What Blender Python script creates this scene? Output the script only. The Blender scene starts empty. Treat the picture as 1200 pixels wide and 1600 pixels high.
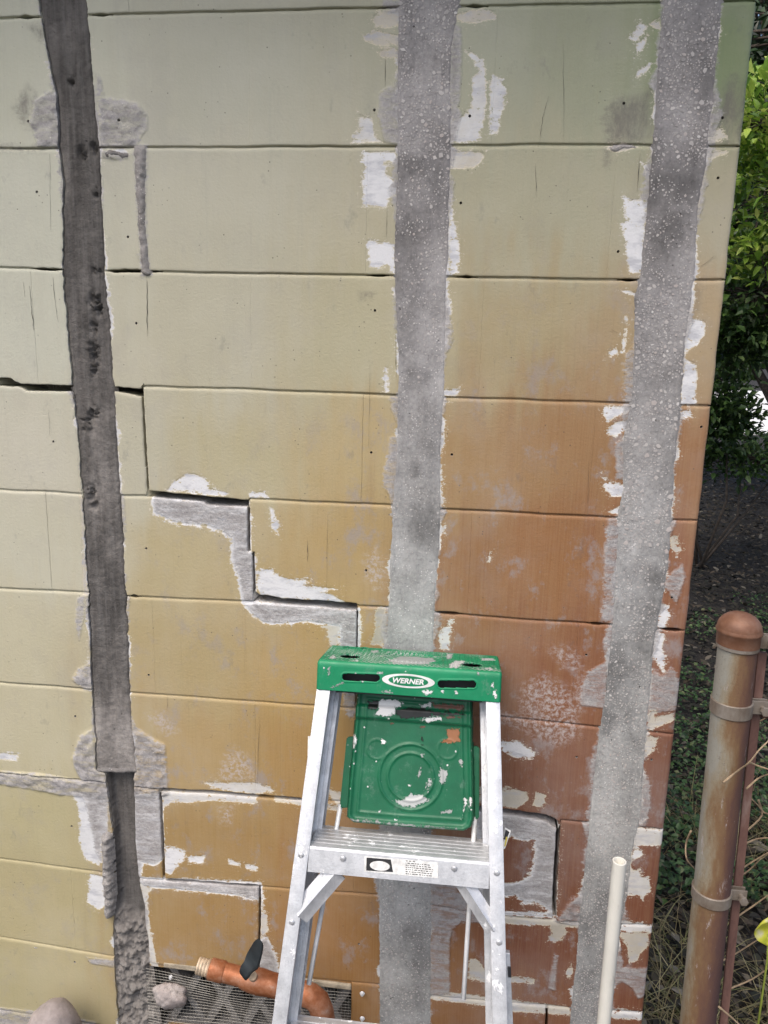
import bpy, bmesh, math, random
import numpy as np
from mathutils import Vector, Matrix
R_ = math.radians
rng = np.random.default_rng(7); random.seed(7)
S = bpy.context.scene
COL = S.collection

# ------------------------------------------------------------------ camera
CAMH = 1.62
YAW, PITCH, ROLL, FPX, DIST = -0.102558442, 0.205828691, -0.0260213856, 1190.47205, 1.35772564
def _dir(x, y):
    c, s = math.cos(ROLL), math.sin(ROLL); x, y = c*x-s*y, s*x+c*y
    d = np.array([x, 1.0, -y]); return _rot(d)
def _rot(d):
    c, s = math.cos(PITCH), math.sin(PITCH); d = np.array([d[0], c*d[1]+s*d[2], -s*d[1]+c*d[2]])
    c, s = math.cos(YAW), math.sin(YAW); return np.array([c*d[0]+s*d[1], -s*d[0]+c*d[1], d[2]])
CAM = np.array([0.0, -DIST, CAMH])
def ray(px, py): return _dir((px-600)/FPX, (py-800)/FPX)
def at(px, py, Y=0.0):
    d = ray(px, py); t = (Y-CAM[1])/d[1]; return Vector(CAM+d*t)
def atg(px, py, z=0.0):
    d = ray(px, py); t = (z-CAM[2])/d[2]; return Vector(CAM+d*t)
def wx(px, py): v = at(px, py); return (v.x, v.z)
cr, sr = math.cos(ROLL), math.sin(ROLL)
rt = _rot(np.array([cr, 0, -sr])); up = _rot(np.array([sr, 0, cr])); fw = _rot(np.array([0, 1.0, 0]))
cam = bpy.data.cameras.new('camera'); co = bpy.data.objects.new('camera', cam); COL.objects.link(co)
co.matrix_world = Matrix(((rt[0], up[0], -fw[0], CAM[0]), (rt[1], up[1], -fw[1], CAM[1]), (rt[2], up[2], -fw[2], CAM[2]), (0, 0, 0, 1)))
cam.sensor_fit = 'VERTICAL'; cam.sensor_height = 36; cam.sensor_width = 36; cam.lens = FPX/1600*36
cam.clip_start = 0.02; cam.clip_end = 500
S.camera = co

# ------------------------------------------------------------------ light
SUN_EL, SUN_AZ = R_(58), R_(205)      # azimuth measured clockwise from +Y: sun behind the camera
W = bpy.data.worlds.new('World'); S.world = W; W.use_nodes = True
wn = W.node_tree.nodes; wl = W.node_tree.links; wn.clear()
sky = wn.new('ShaderNodeTexSky'); sky.sky_type = 'NISHITA'; sky.sun_disc = False
sky.sun_elevation = SUN_EL; sky.sun_rotation = SUN_AZ; sky.air_density = 1.0; sky.dust_density = 4.0; sky.ozone_density = 0.6
bg = wn.new('ShaderNodeBackground'); bg.inputs[1].default_value = 0.15
wo = wn.new('ShaderNodeOutputWorld'); wl.new(sky.outputs[0], bg.inputs[0]); wl.new(bg.outputs[0], wo.inputs[0])
sl = bpy.data.lights.new('sun', 'SUN'); sl.energy = 1.4; sl.angle = R_(50); sl.color = (1.0, 0.94, 0.86)
so = bpy.data.objects.new('sun', sl); COL.objects.link(so)
sd = Vector((math.sin(SUN_AZ)*math.cos(SUN_EL), math.cos(SUN_AZ)*math.cos(SUN_EL), math.sin(SUN_EL)))
so.rotation_euler = sd.to_track_quat('Z', 'Y').to_euler(); so.location = sd*20
S.view_settings.view_transform = 'Standard'; S.view_settings.look = 'None'
S.view_settings.gamma = 1; S.view_settings.use_curve_mapping = False
S.view_settings.exposure = 0.45

# ------------------------------------------------------------------ helpers
def srgb(r, g, b):
    f = lambda c: (c/255/12.92 if c/255 <= .04045 else ((c/255+.055)/1.055)**2.4)
    return (f(r), f(g), f(b), 1)
_T = rng.random((8, 256, 256))
def vnoise(x, y, seed=0):
    T = _T[seed % 8]; x = np.asarray(x, float)+seed*17.3; y = np.asarray(y, float)+seed*5.9
    xi = np.floor(x).astype(int); yi = np.floor(y).astype(int); fx = x-xi; fy = y-yi
    fx = fx*fx*(3-2*fx); fy = fy*fy*(3-2*fy)
    a = T[xi & 255, yi & 255]; b = T[(xi+1) & 255, yi & 255]; c = T[xi & 255, (yi+1) & 255]; d = T[(xi+1) & 255, (yi+1) & 255]
    return (a*(1-fx)+b*fx)*(1-fy)+(c*(1-fx)+d*fx)*fy
def fbm(x, y, o=4, seed=0, g=.55):
    s = 0; a = 1; t = 0
    for i in range(o): s = s+a*vnoise(x*2**i, y*2**i, seed+i); t += a; a *= g
    return s/t
def sstep(e0, e1, x):
    t = np.clip((x-e0)/(e1-e0), 0, 1); return t*t*(3-2*t)

def link(o, parent=None):
    COL.objects.link(o)
    if parent is not None: o.parent = parent
    return o
def mesh_obj(name, verts, faces, mat, parent=None, smooth=False):
    me = bpy.data.meshes.new(name); me.from_pydata([tuple(v) for v in verts], [], [tuple(f) for f in faces])
    if smooth: me.polygons.foreach_set('use_smooth', [True]*len(me.polygons))
    if mat: me.materials.append(mat)
    me.update(); return link(bpy.data.objects.new(name, me), parent)
def bm_obj(name, bm, mat, parent=None, smooth=False):
    me = bpy.data.meshes.new(name); bm.normal_update(); bm.to_mesh(me); bm.free()
    if smooth: me.polygons.foreach_set('use_smooth', [True]*len(me.polygons))
    if mat: me.materials.append(mat)
    return link(bpy.data.objects.new(name, me), parent)
def tag(o, label=None, cat=None, group=None, kind=None):
    if label: o['label'] = label
    if cat: o['category'] = cat
    if group: o['group'] = group
    if kind: o['kind'] = kind
    return o
def empty(name, loc, label, cat, group=None):
    # parts are written in world coordinates; the empty marks the base of the thing
    o = bpy.data.objects.new(name, None); COL.objects.link(o); o.location = loc; o.empty_display_size = .05
    EMPTIES.append(o); return tag(o, label, cat, group)
EMPTIES = []
def fattr(me, name, arr):
    a = me.attributes.new(name, 'FLOAT', 'POINT'); a.data.foreach_set('value', np.asarray(arr, np.float32).ravel())
def cattr(me, name, arr):
    a = me.attributes.new(name, 'FLOAT_COLOR', 'POINT'); a.data.foreach_set('color', np.asarray(arr, np.float32).ravel())

def obox(bm, p0, p1, wdir, w, ddir, d, bev=0):
    """box along p0-p1, wdir*w wide (centred), ddir*d deep (from the line)"""
    p0 = Vector(p0); p1 = Vector(p1); wd = Vector(wdir).normalized()*w/2; dd = Vector(ddir).normalized()*d
    vs = [bm.verts.new(q) for q in (p0-wd, p0+wd, p0+wd+dd, p0-wd+dd, p1-wd, p1+wd, p1+wd+dd, p1-wd+dd)]
    fs = [(0, 3, 2, 1), (4, 5, 6, 7), (0, 1, 5, 4), (1, 2, 6, 5), (2, 3, 7, 6), (3, 0, 4, 7)]
    faces = [bm.faces.new([vs[i] for i in f]) for f in fs]
    if bev > 0:
        es = list({e for f in faces for e in f.edges})
        bmesh.ops.bevel(bm, geom=es, offset=bev, segments=2, affect='EDGES', profile=.5)
    bmesh.ops.recalc_face_normals(bm, faces=bm.faces[:])
def tube(bm, pts, rad, n=12, cap=True, flat=None):
    """swept tube along pts with radius (number or list)"""
    pts = [Vector(p) for p in pts]; m = len(pts)
    rs = rad if isinstance(rad, (list, tuple)) else [rad]*m
    t0 = (pts[1]-pts[0]).normalized(); a = Vector((0, 0, 1)) if abs(t0.z) < .9 else Vector((1, 0, 0))
    u = t0.cross(a).normalized(); rings = []
    for i, p in enumerate(pts):
        t = (pts[min(i+1, m-1)]-pts[max(i-1, 0)]).normalized()
        u = (u-t*u.dot(t)).normalized(); v = t.cross(u)
        rings.append([bm.verts.new(p+(u*math.cos(k*2*math.pi/n)+v*math.sin(k*2*math.pi/n))*rs[i]) for k in range(n)])
    for i in range(m-1):
        for k in range(n): bm.faces.new((rings[i][k], rings[i][(k+1) % n], rings[i+1][(k+1) % n], rings[i+1][k]))
    if cap: bm.faces.new(rings[0][::-1]); bm.faces.new(rings[-1])
    bmesh.ops.recalc_face_normals(bm, faces=bm.faces[:])
def auto_smooth(o, ang=35):
    me = o.data; me.polygons.foreach_set('use_smooth', [True]*len(me.polygons)); me.set_sharp_from_angle(angle=R_(ang))

# ------------------------------------------------------------------ material builder
class NT:
    def __init__(s, name):
        s.m = bpy.data.materials.new(name); s.m.use_nodes = True; s.t = s.m.node_tree; s.n = s.t.nodes; s.l = s.t.links
        s.b = s.n['Principled BSDF']; s.co = s.n.new('ShaderNodeTexCoord'); s.geo = None
    def set(s, k, v):
        if hasattr(v, 'is_linked') or isinstance(v, bpy.types.NodeSocket): s.l.new(v, s.b.inputs[k])
        else: s.b.inputs[k].default_value = v
    def _in(s, sock, v):
        if v is None: return
        if isinstance(v, bpy.types.NodeSocket): s.l.new(v, sock)
        else: sock.default_value = v
    def obj(s, scale=(1, 1, 1), loc=(0, 0, 0)):
        m = s.n.new('ShaderNodeMapping'); m.inputs['Scale'].default_value = scale; m.inputs['Location'].default_value = loc
        s.l.new(s.co.outputs['Object'], m.inputs[0]); return m.outputs[0]
    def noise(s, scale, det=4, rough=.55, vec=None, dist=0):
        n = s.n.new('ShaderNodeTexNoise'); n.inputs['Scale'].default_value = scale; n.inputs['Detail'].default_value = det
        n.inputs['Roughness'].default_value = rough; n.inputs['Distortion'].default_value = dist
        s.l.new(vec or s.co.outputs['Object'], n.inputs['Vector']); return n.outputs['Fac']
    def voro(s, scale, vec=None, feat='F1', out='Distance', rand=1.0):
        n = s.n.new('ShaderNodeTexVoronoi'); n.feature = feat; n.inputs['Scale'].default_value = scale
        n.inputs['Randomness'].default_value = rand
        s.l.new(vec or s.co.outputs['Object'], n.inputs['Vector']); return n.outputs[out]
    def math(s, op, a, b=0.5, c=None, clamp=False):
        n = s.n.new('ShaderNodeMath'); n.operation = op; n.use_clamp = clamp
        s._in(n.inputs[0], a); s._in(n.inputs[1], b); s._in(n.inputs[2], c); return n.outputs[0]
    def mr(s, v, a, b, c=0., d=1., smooth=True):
        n = s.n.new('ShaderNodeMapRange'); n.interpolation_type = 'SMOOTHSTEP' if smooth else 'LINEAR'
        s._in(n.inputs[0], v)
        for i, q in enumerate((a, b, c, d)): s._in(n.inputs[i+1], q)
        return n.outputs[0]
    def mix(s, f, a, b, mode='MIX'):
        n = s.n.new('ShaderNodeMix'); n.data_type = 'RGBA'; n.blend_type = mode
        s._in(n.inputs['Factor'], f); s._in(n.inputs[6], a); s._in(n.inputs[7], b); return n.outputs[2]
    def ramp(s, v, stops):
        n = s.n.new('ShaderNodeValToRGB'); r = n.color_ramp
        while len(r.elements) < len(stops): r.elements.new(.5)
        for e, (p, c) in zip(r.elements, stops): e.position = p; e.color = c
        s._in(n.inputs[0], v); return n.outputs[0]
    def attr(s, name, col=False):
        n = s.n.new('ShaderNodeAttribute'); n.attribute_name = name; return n.outputs['Color' if col else 'Fac']
    def bump(s, h, dist, strength=1., nrm=None):
        n = s.n.new('ShaderNodeBump'); n.inputs['Distance'].default_value = dist; n.inputs['Strength'].default_value = strength
        s._in(n.inputs['Height'], h)
        if nrm is not None: s.l.new(nrm, n.inputs['Normal'])
        return n.outputs[0]
    def hsv(s, c, h=.5, sat=1., v=1.):
        n = s.n.new('ShaderNodeHueSaturation'); s._in(n.inputs['Hue'], h); s._in(n.inputs['Saturation'], sat); s._in(n.inputs['Value'], v)
        s._in(n.inputs['Color'], c); return n.outputs[0]
    def island(s):
        n = s.n.new('ShaderNodeNewGeometry'); return n.outputs['Random Per Island']

def concrete_color(t, base, speck=True):
    a = t.noise(9, 6, .65); b = t.noise(140, 4, .7)
    c = t.mix(t.mr(a, .3, .7), (base[0]*.80, base[1]*.79, base[2]*.78, 1), (base[0]*1.14, base[1]*1.14, base[2]*1.15, 1))
    c = t.mix(t.mr(b, .35, .75, 0, .45), c, (base[0]*1.6, base[1]*1.58, base[2]*1.55, 1))
    c = t.mix(t.mr(b, .45, .25, 0, .55), c, (base[0]*.5, base[1]*.48, base[2]*.46, 1))
    if speck:
        v = t.voro(210); f = t.mr(t.math('ADD', v, t.math('MULTIPLY', t.noise(300, 2), .3)), .40, .28)
        f = t.math('MULTIPLY', f, t.mr(t.noise(30, 3), .42, .6))
        c = t.mix(f, c, (.62, .59, .56, 1))
    return c

def make_paint():
    t = NT('weathered_wall_paint')
    p = t.attr('paint', True)
    n1 = t.noise(3.2, 6, .66); st = t.noise(1, 3, .7, t.obj((330, 330, 7)))
    c = t.hsv(p, .5, 1., t.mr(n1, .28, .72, .92, 1.10, False))
    k = t.attr('warm')
    c = t.mix(t.math('MULTIPLY', t.mr(st, .35, .7), t.math('MULTIPLY_ADD', k, .22, .10)), c, t.mix(.5, p, (.42, .30, .17, 1)))
    c = t.mix(t.math('MULTIPLY', t.mr(st, .5, .25), t.math('MULTIPLY_ADD', k, .10, .10)), c, t.mix(.6, p, (.12, .07, .04, 1)))
    # scuffs and rub marks
    sc = t.math('MULTIPLY', t.mr(t.noise(26, 4, .72, t.obj((1, 1, .55), (3, 0, 1))), .60, .72), .42)
    c = t.mix(sc, c, t.mix(.55, p, (.13, .13, .14, 1)))
    ps = t.math('MULTIPLY', t.mr(t.noise(6, 6, .7, t.obj((1, 1, .8), (8, 0, 5))), .50, .70), .27)
    c = t.mix(ps, c, t.mix(.6, p, (.30, .28, .285, 1)))
    dr = t.math('MULTIPLY', t.mr(t.noise(1, 4, .7, t.obj((42, 42, 2.2), (5, 0, 2))), .55, .75), .17)      # faint vertical run-off streaks
    c = t.mix(dr, c, t.mix(.5, p, (.20, .19, .17, 1)))
    pin = t.math('MULTIPLY', t.mr(t.voro(85), .13, .07), t.mr(t.noise(19, 2), .54, .60)); c = t.mix(t.math('MULTIPLY', pin, .7), c, (.07, .065, .055, 1))
    # grey film on the warm lower right part
    fl = t.math('MULTIPLY', t.math('MULTIPLY', t.mr(t.noise(14, 6, .74, t.obj((1, 1, .7), (1, 0, 9))), .52, .66), t.math('MULTIPLY_ADD', k, .85, .15)), .62)
    c = t.mix(fl, c, (.34, .31, .31, 1))
    c = t.mix(t.math('MULTIPLY', t.mr(n1, .42, .66), .13), c, (.46, .45, .43, 1))
    edge = t.noise(75, 5, .78, t.obj((.8, 1, 1.5)))
    rag = t.math('MULTIPLY', t.math('MULTIPLY_ADD', edge, .038, -.0194), t.mr(t.noise(16, 2), .35, .65, .25, 1.25))
    # dirt (dark dusty stains)
    dd = t.math('ADD', t.attr('dirt'), t.math('MULTIPLY', rag, 1.3))
    c = t.mix(t.math('MULTIPLY', t.mr(dd, .008, -.014, 0, .74), t.mr(t.noise(34, 5, .75, t.obj((1, 1, .45), (6, 0, 6))), .36, .62, .25, 1.)), c, (.145, .128, .118, 1))
    # dusty efflorescence
    du = t.math('ADD', t.attr('dust'), t.math('MULTIPLY', rag, 1.5))
    df = t.math('MULTIPLY', t.mr(du, .012, -.018), t.mr(t.noise(120, 5, .75), .42, .62))
    c = t.mix(t.math('MULTIPLY', df, .75), c, (.56, .51, .50, 1))
    # bare chips: primer / filler
    cd = t.math('ADD', t.attr('chip'), rag)
    cd = t.math('ADD', cd, t.math('MULTIPLY', t.mr(t.noise(88, 5, .78, t.obj((.7, 1, 1.2), (5, 0, 4))), .57, .66), .011))
    cm = t.mr(cd, .0006, -.0006)
    tone = t.attr('ctone')
    chipc = t.ramp(t.math('MULTIPLY_ADD', t.math('ADD', tone, t.math('MULTIPLY_ADD', t.noise(24, 5, .7), .5, -.25)), .5, .5),
                   [(.25, (.26, .22, .15, 1)), (.6, (.40, .36, .29, 1)), (.8, (.60, .56, .48, 1)), (.93, (.70, .70, .70, 1)), (1., (.78, .78, .79, 1))])
    chipc = t.mix(t.mr(t.noise(30, 4, .7, t.obj((.5, 1, 1.4), (2, 0, 3))), .46, .66, 0, .75), chipc, (.47, .475, .51, 1))
    frg = t.math('MULTIPLY', t.mr(cd, .013, .002), t.mr(t.noise(210, 3, .7, t.obj((.8, 1, 1.2))), .60, .645))
    cm = t.math('MAXIMUM', cm, t.math('MULTIPLY', frg, .8))
    rim = t.mr(cd, -.0028, -.0004)
    chipc = t.mix(t.math('MULTIPLY', rim, .6), chipc, (.70, .62, .44, 1))
    c = t.mix(cm, c, chipc)
    # cement smears / bare block
    ed = t.math('ADD', t.attr('cem'), rag)
    em = t.math('MULTIPLY', t.mr(ed, .0020, -.0050), t.mr(t.noise(46, 5, .75, t.obj((.45, 1, 1.6))), .36, .58, .40, 1.))
    cc = concrete_color(t, (.35, .335, .332))
    cc = t.mix(t.mr(t.math('ADD', ed, t.math('MULTIPLY_ADD', t.noise(60, 3), .02, -.01)), -.012, -.002, 0, .45), cc, (.55, .53, .52, 1))
    c = t.mix(em, c, cc)
    t.set('Base Color', c)
    t.set('Roughness', t.mr(t.math('MAXIMUM', cm, em), 0, 1, .58, .9))
    t.b.inputs['Specular IOR Level'].default_value = .35
    n2 = t.noise(180, 4, .68)
    h = t.math('MULTIPLY', n2, t.mr(t.attr('cem'), .002, -.002, .0008, .0024))
    h = t.math('ADD', h, t.math('MULTIPLY', t.noise(22, 2), .0003))
    h = t.math('SUBTRACT', h, t.math('MULTIPLY', t.mr(t.attr('chip'), .001, -.001), .0004))
    t.set('Normal', t.bump(h, 1.0, .9))
    return t.m
def make_concrete(name, base, stri=0., rough_amt=.0015, speck=True):
    t = NT(name); c = concrete_color(t, base, speck)
    tn = t.attr('tone', True); c = t.mix(1., c, tn, 'MULTIPLY')
    h = t.math('MULTIPLY', t.noise(160, 6, .72), rough_amt)
    if stri:
        s = t.noise(1, 4, .65, t.obj((110, 60, 6))); c = t.mix(t.math('MULTIPLY', t.mr(s, .4, .72), stri), c, (.34, .325, .31, 1))
        c = t.mix(t.math('MULTIPLY', t.mr(s, .48, .25), stri), c, (.04, .036, .034, 1)); h = t.math('ADD', h, t.math('MULTIPLY', s, .0018))
    pit = t.mr(t.math('ADD', t.voro(75), t.math('MULTIPLY', t.noise(90, 3), .35)), .30, .18)
    pit = t.math('MULTIPLY', pit, t.mr(t.noise(14, 3), .52, .62)); c = t.mix(t.math('MULTIPLY', pit, .75), c, (.035, .032, .03, 1))
    h = t.math('SUBTRACT', h, t.math('MULTIPLY', pit, .003))
    t.set('Base Color', c); t.set('Roughness', .88); t.set('Normal', t.bump(h, 1., .9)); return t.m
M = {}
M['paint'] = make_paint()
M['strip_dark'] = make_concrete('dark_trowelled_concrete', (.108, .100, .094), .22, .0036, False)
M['strip_ground'] = make_concrete('ground_concrete', (.272, .264, .254), .10, .0014)
M['rough_conc'] = make_concrete('rough_concrete', (.27, .255, .245), 0, .004)
t = NT('mortar'); t.set('Base Color', concrete_color(t, (.24, .22, .20))); t.set('Roughness', .9); M['core'] = t.m
t = NT('aggregate_stone'); t.set('Base Color', t.mix(t.mr(t.noise(500, 2), .3, .7, 0, .4), t.ramp(t.island(), [(0, (.28, .265, .26, 1)), (.3, (.40, .37, .36, 1)), (.62, (.54, .51, .49, 1)), (.85, (.46, .40, .375, 1)), (1, (.68, .66, .64, 1))]), (.52, .50, .48, 1))); t.set('Roughness', .75); M['stone'] = t.m

# ------------------------------------------------------------------ the wall: joints, strips, cracks (photo pixels -> wall plane)
Z0 = CAMH+0.5396
COURSE = .2032
JP = {0: [(0, 28), (200, 21), (600, 12)], 1: [(0, 232), (240, 230), (550, 229), (800, 226), (940, 226), (1150, 228)],
      2: [(0, 418), (170, 423), (600, 430), (720, 433), (980, 437), (1130, 437)],
      3: [(0, 597), (180, 603), (400, 608), (620, 618), (800, 624), (1110, 634)],
      4: [(0, 765), (125, 771), (195, 774), (400, 780), (620, 790), (690, 795), (950, 808), (1092, 814)],
      5: [(0, 919), (130, 925), (200, 932), (395, 941), (600, 948), (680, 957), (800, 966), (940, 975), (1070, 986)],
      6: [(0, 1066), (135, 1076), (200, 1082), (400, 1097), (780, 1120), (935, 1136), (1050, 1147)],
      7: [(0, 1207), (165, 1222), (260, 1235), (400, 1245), (760, 1266), (870, 1280), (1035, 1296)],
      8: [(0, 1342), (150, 1362), (230, 1374), (400, 1385), (590, 1398), (760, 1430), (905, 1441), (1020, 1446)],
      9: [(0, 1464), (170, 1494), (250, 1508), (590, 1538), (690, 1558), (890, 1575), (1010, 1583)],
      10: [(0, 1578), (180, 1604)]}
JZ = {}
for k in range(-4, 12):
    if k in JP: q = sorted(wx(*p) for p in JP[k]); JZ[k] = (np.array([a[0] for a in q]), np.array([a[1] for a in q]))
    else: JZ[k] = (np.array([-1., .4]), np.array([Z0-COURSE*k]*2))
# horizontal cracks: joint -> runs of (px, y of upper lip, y of lower lip)
HC = {0: [[(26, 29, 30), (40, 28, 32), (57, 28, 31)], [(143, 26, 28), (160, 25, 28.5), (175, 26, 27)], [(592, 10, 13), (608, 10, 13)], [(727, 7, 9), (740, 7, 11), (761, 9, 10)]],
      2: [[(50, 420, 421), (70, 419.5, 422), (96, 421, 423)], [(167, 422, 426), (200, 425, 428), (252, 430, 432)], [(574, 431, 433), (608, 431, 434.5)], [(716, 433, 436), (745, 434.5, 437)], [(968, 436, 439), (998, 437, 440)]],
      3: [[(-10, 591, 599), (18, 593, 601), (23, 598, 600), (34, 601, 603), (38, 602, 607), (75, 603, 608), (112, 604, 608)], [(178, 605, 608), (200, 607, 612), (222, 609, 617)]],
      4: [[(229, 767, 773), (270, 772, 777), (316, 776, 781), (322, 777, 786), (360, 780.5, 788), (383, 782, 789), (388, 784, 789)]],
      5: [[(200, 931, 933), (210, 931, 935), (221, 934, 935)], [(396, 924, 936), (405, 930, 938), (440, 936.5, 942), (500, 940, 946), (558, 944, 951)], [(680, 954.5, 957.5), (722, 957, 960)], [(918, 973, 976), (947, 975, 978)], [(1032, 982, 986), (1068, 985, 989)]],
      7: [[(250, 1231, 1235), (280, 1234, 1238), (330, 1236, 1240), (400, 1242, 1246), (470, 1248, 1251)], [(700, 1259, 1263), (750, 1261, 1266), (800, 1267, 1272), (855, 1274.5, 1281), (866, 1280, 1290), (873, 1286, 1293)]],
      8: [[(256, 1373, 1376), (330, 1378, 1380), (407, 1383, 1386)], [(866, 1409, 1414), (884, 1420, 1424)]]}
HC[8] = HC[8][:1]
def joint_curves(k):
    jx, jz = JZ[k]; runs = []
    for run in HC.get(k, []):
        big = max(p[2]-p[1] for p in run) >= 6; a = [wx(p[0], p[1]-(1.6 if big else .6)) for p in run]; b = [wx(p[0], p[2]+(3.6 if big else 1.4)) for p in run]
        runs.append((np.array([q[0] for q in a]), np.array([q[1] for q in a]), np.array([q[1] for q in b])))
    wob = lambda x: (fbm(x*14+k*3.1, x*0+k, 3, 2)-.5)*.003
    def blend(x, z, side):
        for rx, ra, rb in runs:
            rz = (ra, rb)[side]; m = (x >= rx[0]-.001) & (x <= rx[-1]+.001)
            thin = (ra-rb).max() < .0085; w = sstep(rx[0], rx[0]+.014, x)*sstep(rx[-1], rx[-1]-.014, x) if thin else 1.
            zr = (np.interp(x, jx, jz)+wob(x)+(.5-side)*np.interp(x, rx, ra-rb) if thin else np.interp(x, rx, rz))+(fbm(x*90, x*0+k+7*side, 3, 1+2*side)-.5)*(.003 if side == 0 else .0016); z = np.where(m, z*(1-w)+zr*w, z)
        return z
    def upper(x): return blend(x, np.interp(x, jx, jz)+wob(x)+.0009, 0)
    def lower(x): return blend(x, np.interp(x, jx, jz)+wob(x)-.0009, 1)
    def open_(x):
        o = x*0.
        for rx, ra, rb in runs: o = np.maximum(o, ((x >= rx[0]+.001) & (x <= rx[-1]-.001))*1.)
        return o
    return upper, lower, open_
JC = {k: joint_curves(k) for k in range(-3, 12)}

# vertical strips of concrete
SE = {1: ([(60, 0), (75, 90), (88, 150), (92, 230), (98, 280), (97, 420), (105, 520), (112, 605), (122, 700), (127, 770), (133, 850), (137, 930), (140, 1000), (143, 1080), (148, 1150), (150, 1203), (165, 1207), (170, 1260), (175, 1300), (178, 1400), (177, 1432), (176, 1458), (178, 1508), (185, 1600)],
          [(135, 0), (143, 100), (152, 200), (157, 240), (160, 330), (165, 430), (173, 530), (178, 600), (183, 700), (188, 775), (193, 850), (197, 930), (200, 1000), (203, 1080), (208, 1150), (214, 1203), (210, 1207), (212, 1324), (218, 1377), (226, 1416), (228, 1448), (232, 1469), (234, 1508), (244, 1574), (248, 1600)]),
      2: ([(624, 0), (622, 60), (622, 240), (620, 300), (617, 420), (618, 455), (623, 560), (622, 620), (621, 700), (617, 750), (614, 800), (612, 850), (608, 950), (604, 1010), (596, 1200), (592, 1380), (593, 1460), (594, 1600)],
          [(718, 0), (711, 40), (704, 80), (703, 240), (701, 300), (700, 400), (696, 430), (695, 560), (692, 620), (688, 700), (688, 780), (686, 850), (680, 930), (676, 1010), (674, 1200), (673, 1377), (673, 1470), (672, 1600)]),
      3: ([(1038, 0), (1034, 33), (1027, 133), (1022, 217), (1017, 267), (1010, 347), (1003, 417), (1000, 433), (993, 467), (992, 533), (990, 600), (987, 633), (975, 683), (975, 767), (967, 805), (963, 883), (958, 967), (953, 1017), (945, 1100), (937, 1150), (930, 1200), (923, 1263), (915, 1347), (905, 1440), (900, 1513), (890, 1597)],
          [(1127, 0), (1122, 67), (1117, 110), (1113, 160), (1107, 207), (1102, 267), (1090, 317), (1086, 417), (1080, 467), (1070, 533), (1063, 627), (1060, 667), (1053, 717), (1048, 800), (1047, 833), (1040, 900), (1030, 950), (1020, 1007), (1013, 1100), (1005, 1193), (1000, 1280), (987, 1330), (980, 1397), (970, 1447), (960, 1530), (953, 1593)])}
def edge_fn(pts, seed):
    q = sorted([wx(*p) for p in pts], key=lambda a: a[1]); zz = np.array([a[1] for a in q]); xx = np.array([a[0] for a in q])
    return lambda z: np.interp(z, zz, xx)+(fbm(np.asarray(z)*55, np.asarray(z)*0+seed, 5, seed, .8)-.5)*(.020*np.clip(fbm(np.asarray(z)*7, np.asarray(z)*0+seed+.5, 2, 7)-.1, .15, 1) if seed in (1, 2) else .0065)
SF = {i: (edge_fn(a, 2*i-1), edge_fn(b, 2*i)) for i, (a, b) in SE.items()}

X0 = -.5886; BL = .4064; XR = .4155; XL = -1.75
VC = {(3, 0): ([(222, 612), (226, 690), (231, 770)], 2.4), (4, 0): ([(387.5, 786), (388.5, 862), (395, 867), (397, 932)], 3.0),
      (5, 1): ([(558, 948), (557.5, 1010), (556, 1092)], 1.5), (7, 0): ([(250, 1236), (253, 1300), (256, 1374)], 3.2),
      (7, 2): ([(873, 1288), (869, 1350), (866, 1410), (866, 1440)], 4.2), (8, 0): ([(406, 1385), (405, 1463), (404, 1512)], 2.6),
      (9, 2): ([(855, 1570), (853, 1610)], 3.)}
def vjoint(row, n, x):
    if (row, n) in VC:
        pts, g = VC[(row, n)]; q = sorted([wx(*p) for p in pts], key=lambda a: a[1]); zz = np.array([a[1] for a in q]); xx = np.array([a[0] for a in q]); h = g*.00095
        f = lambda z, s: np.interp(z, zz, xx)+s*h+(fbm(np.asarray(z)*70, np.asarray(z)*0+row, 3, row+(3 if s > 0 else 0))-.5)*.0022
        return (lambda z: f(z, -1)), (lambda z: f(z, 1)), True
    w = lambda z: x+(fbm(np.asarray(z)*40, np.asarray(z)*0+row+x, 2, 4)-.5)*.0015
    return (lambda z: w(z)-.00006), (lambda z: w(z)+.00006), False

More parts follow.
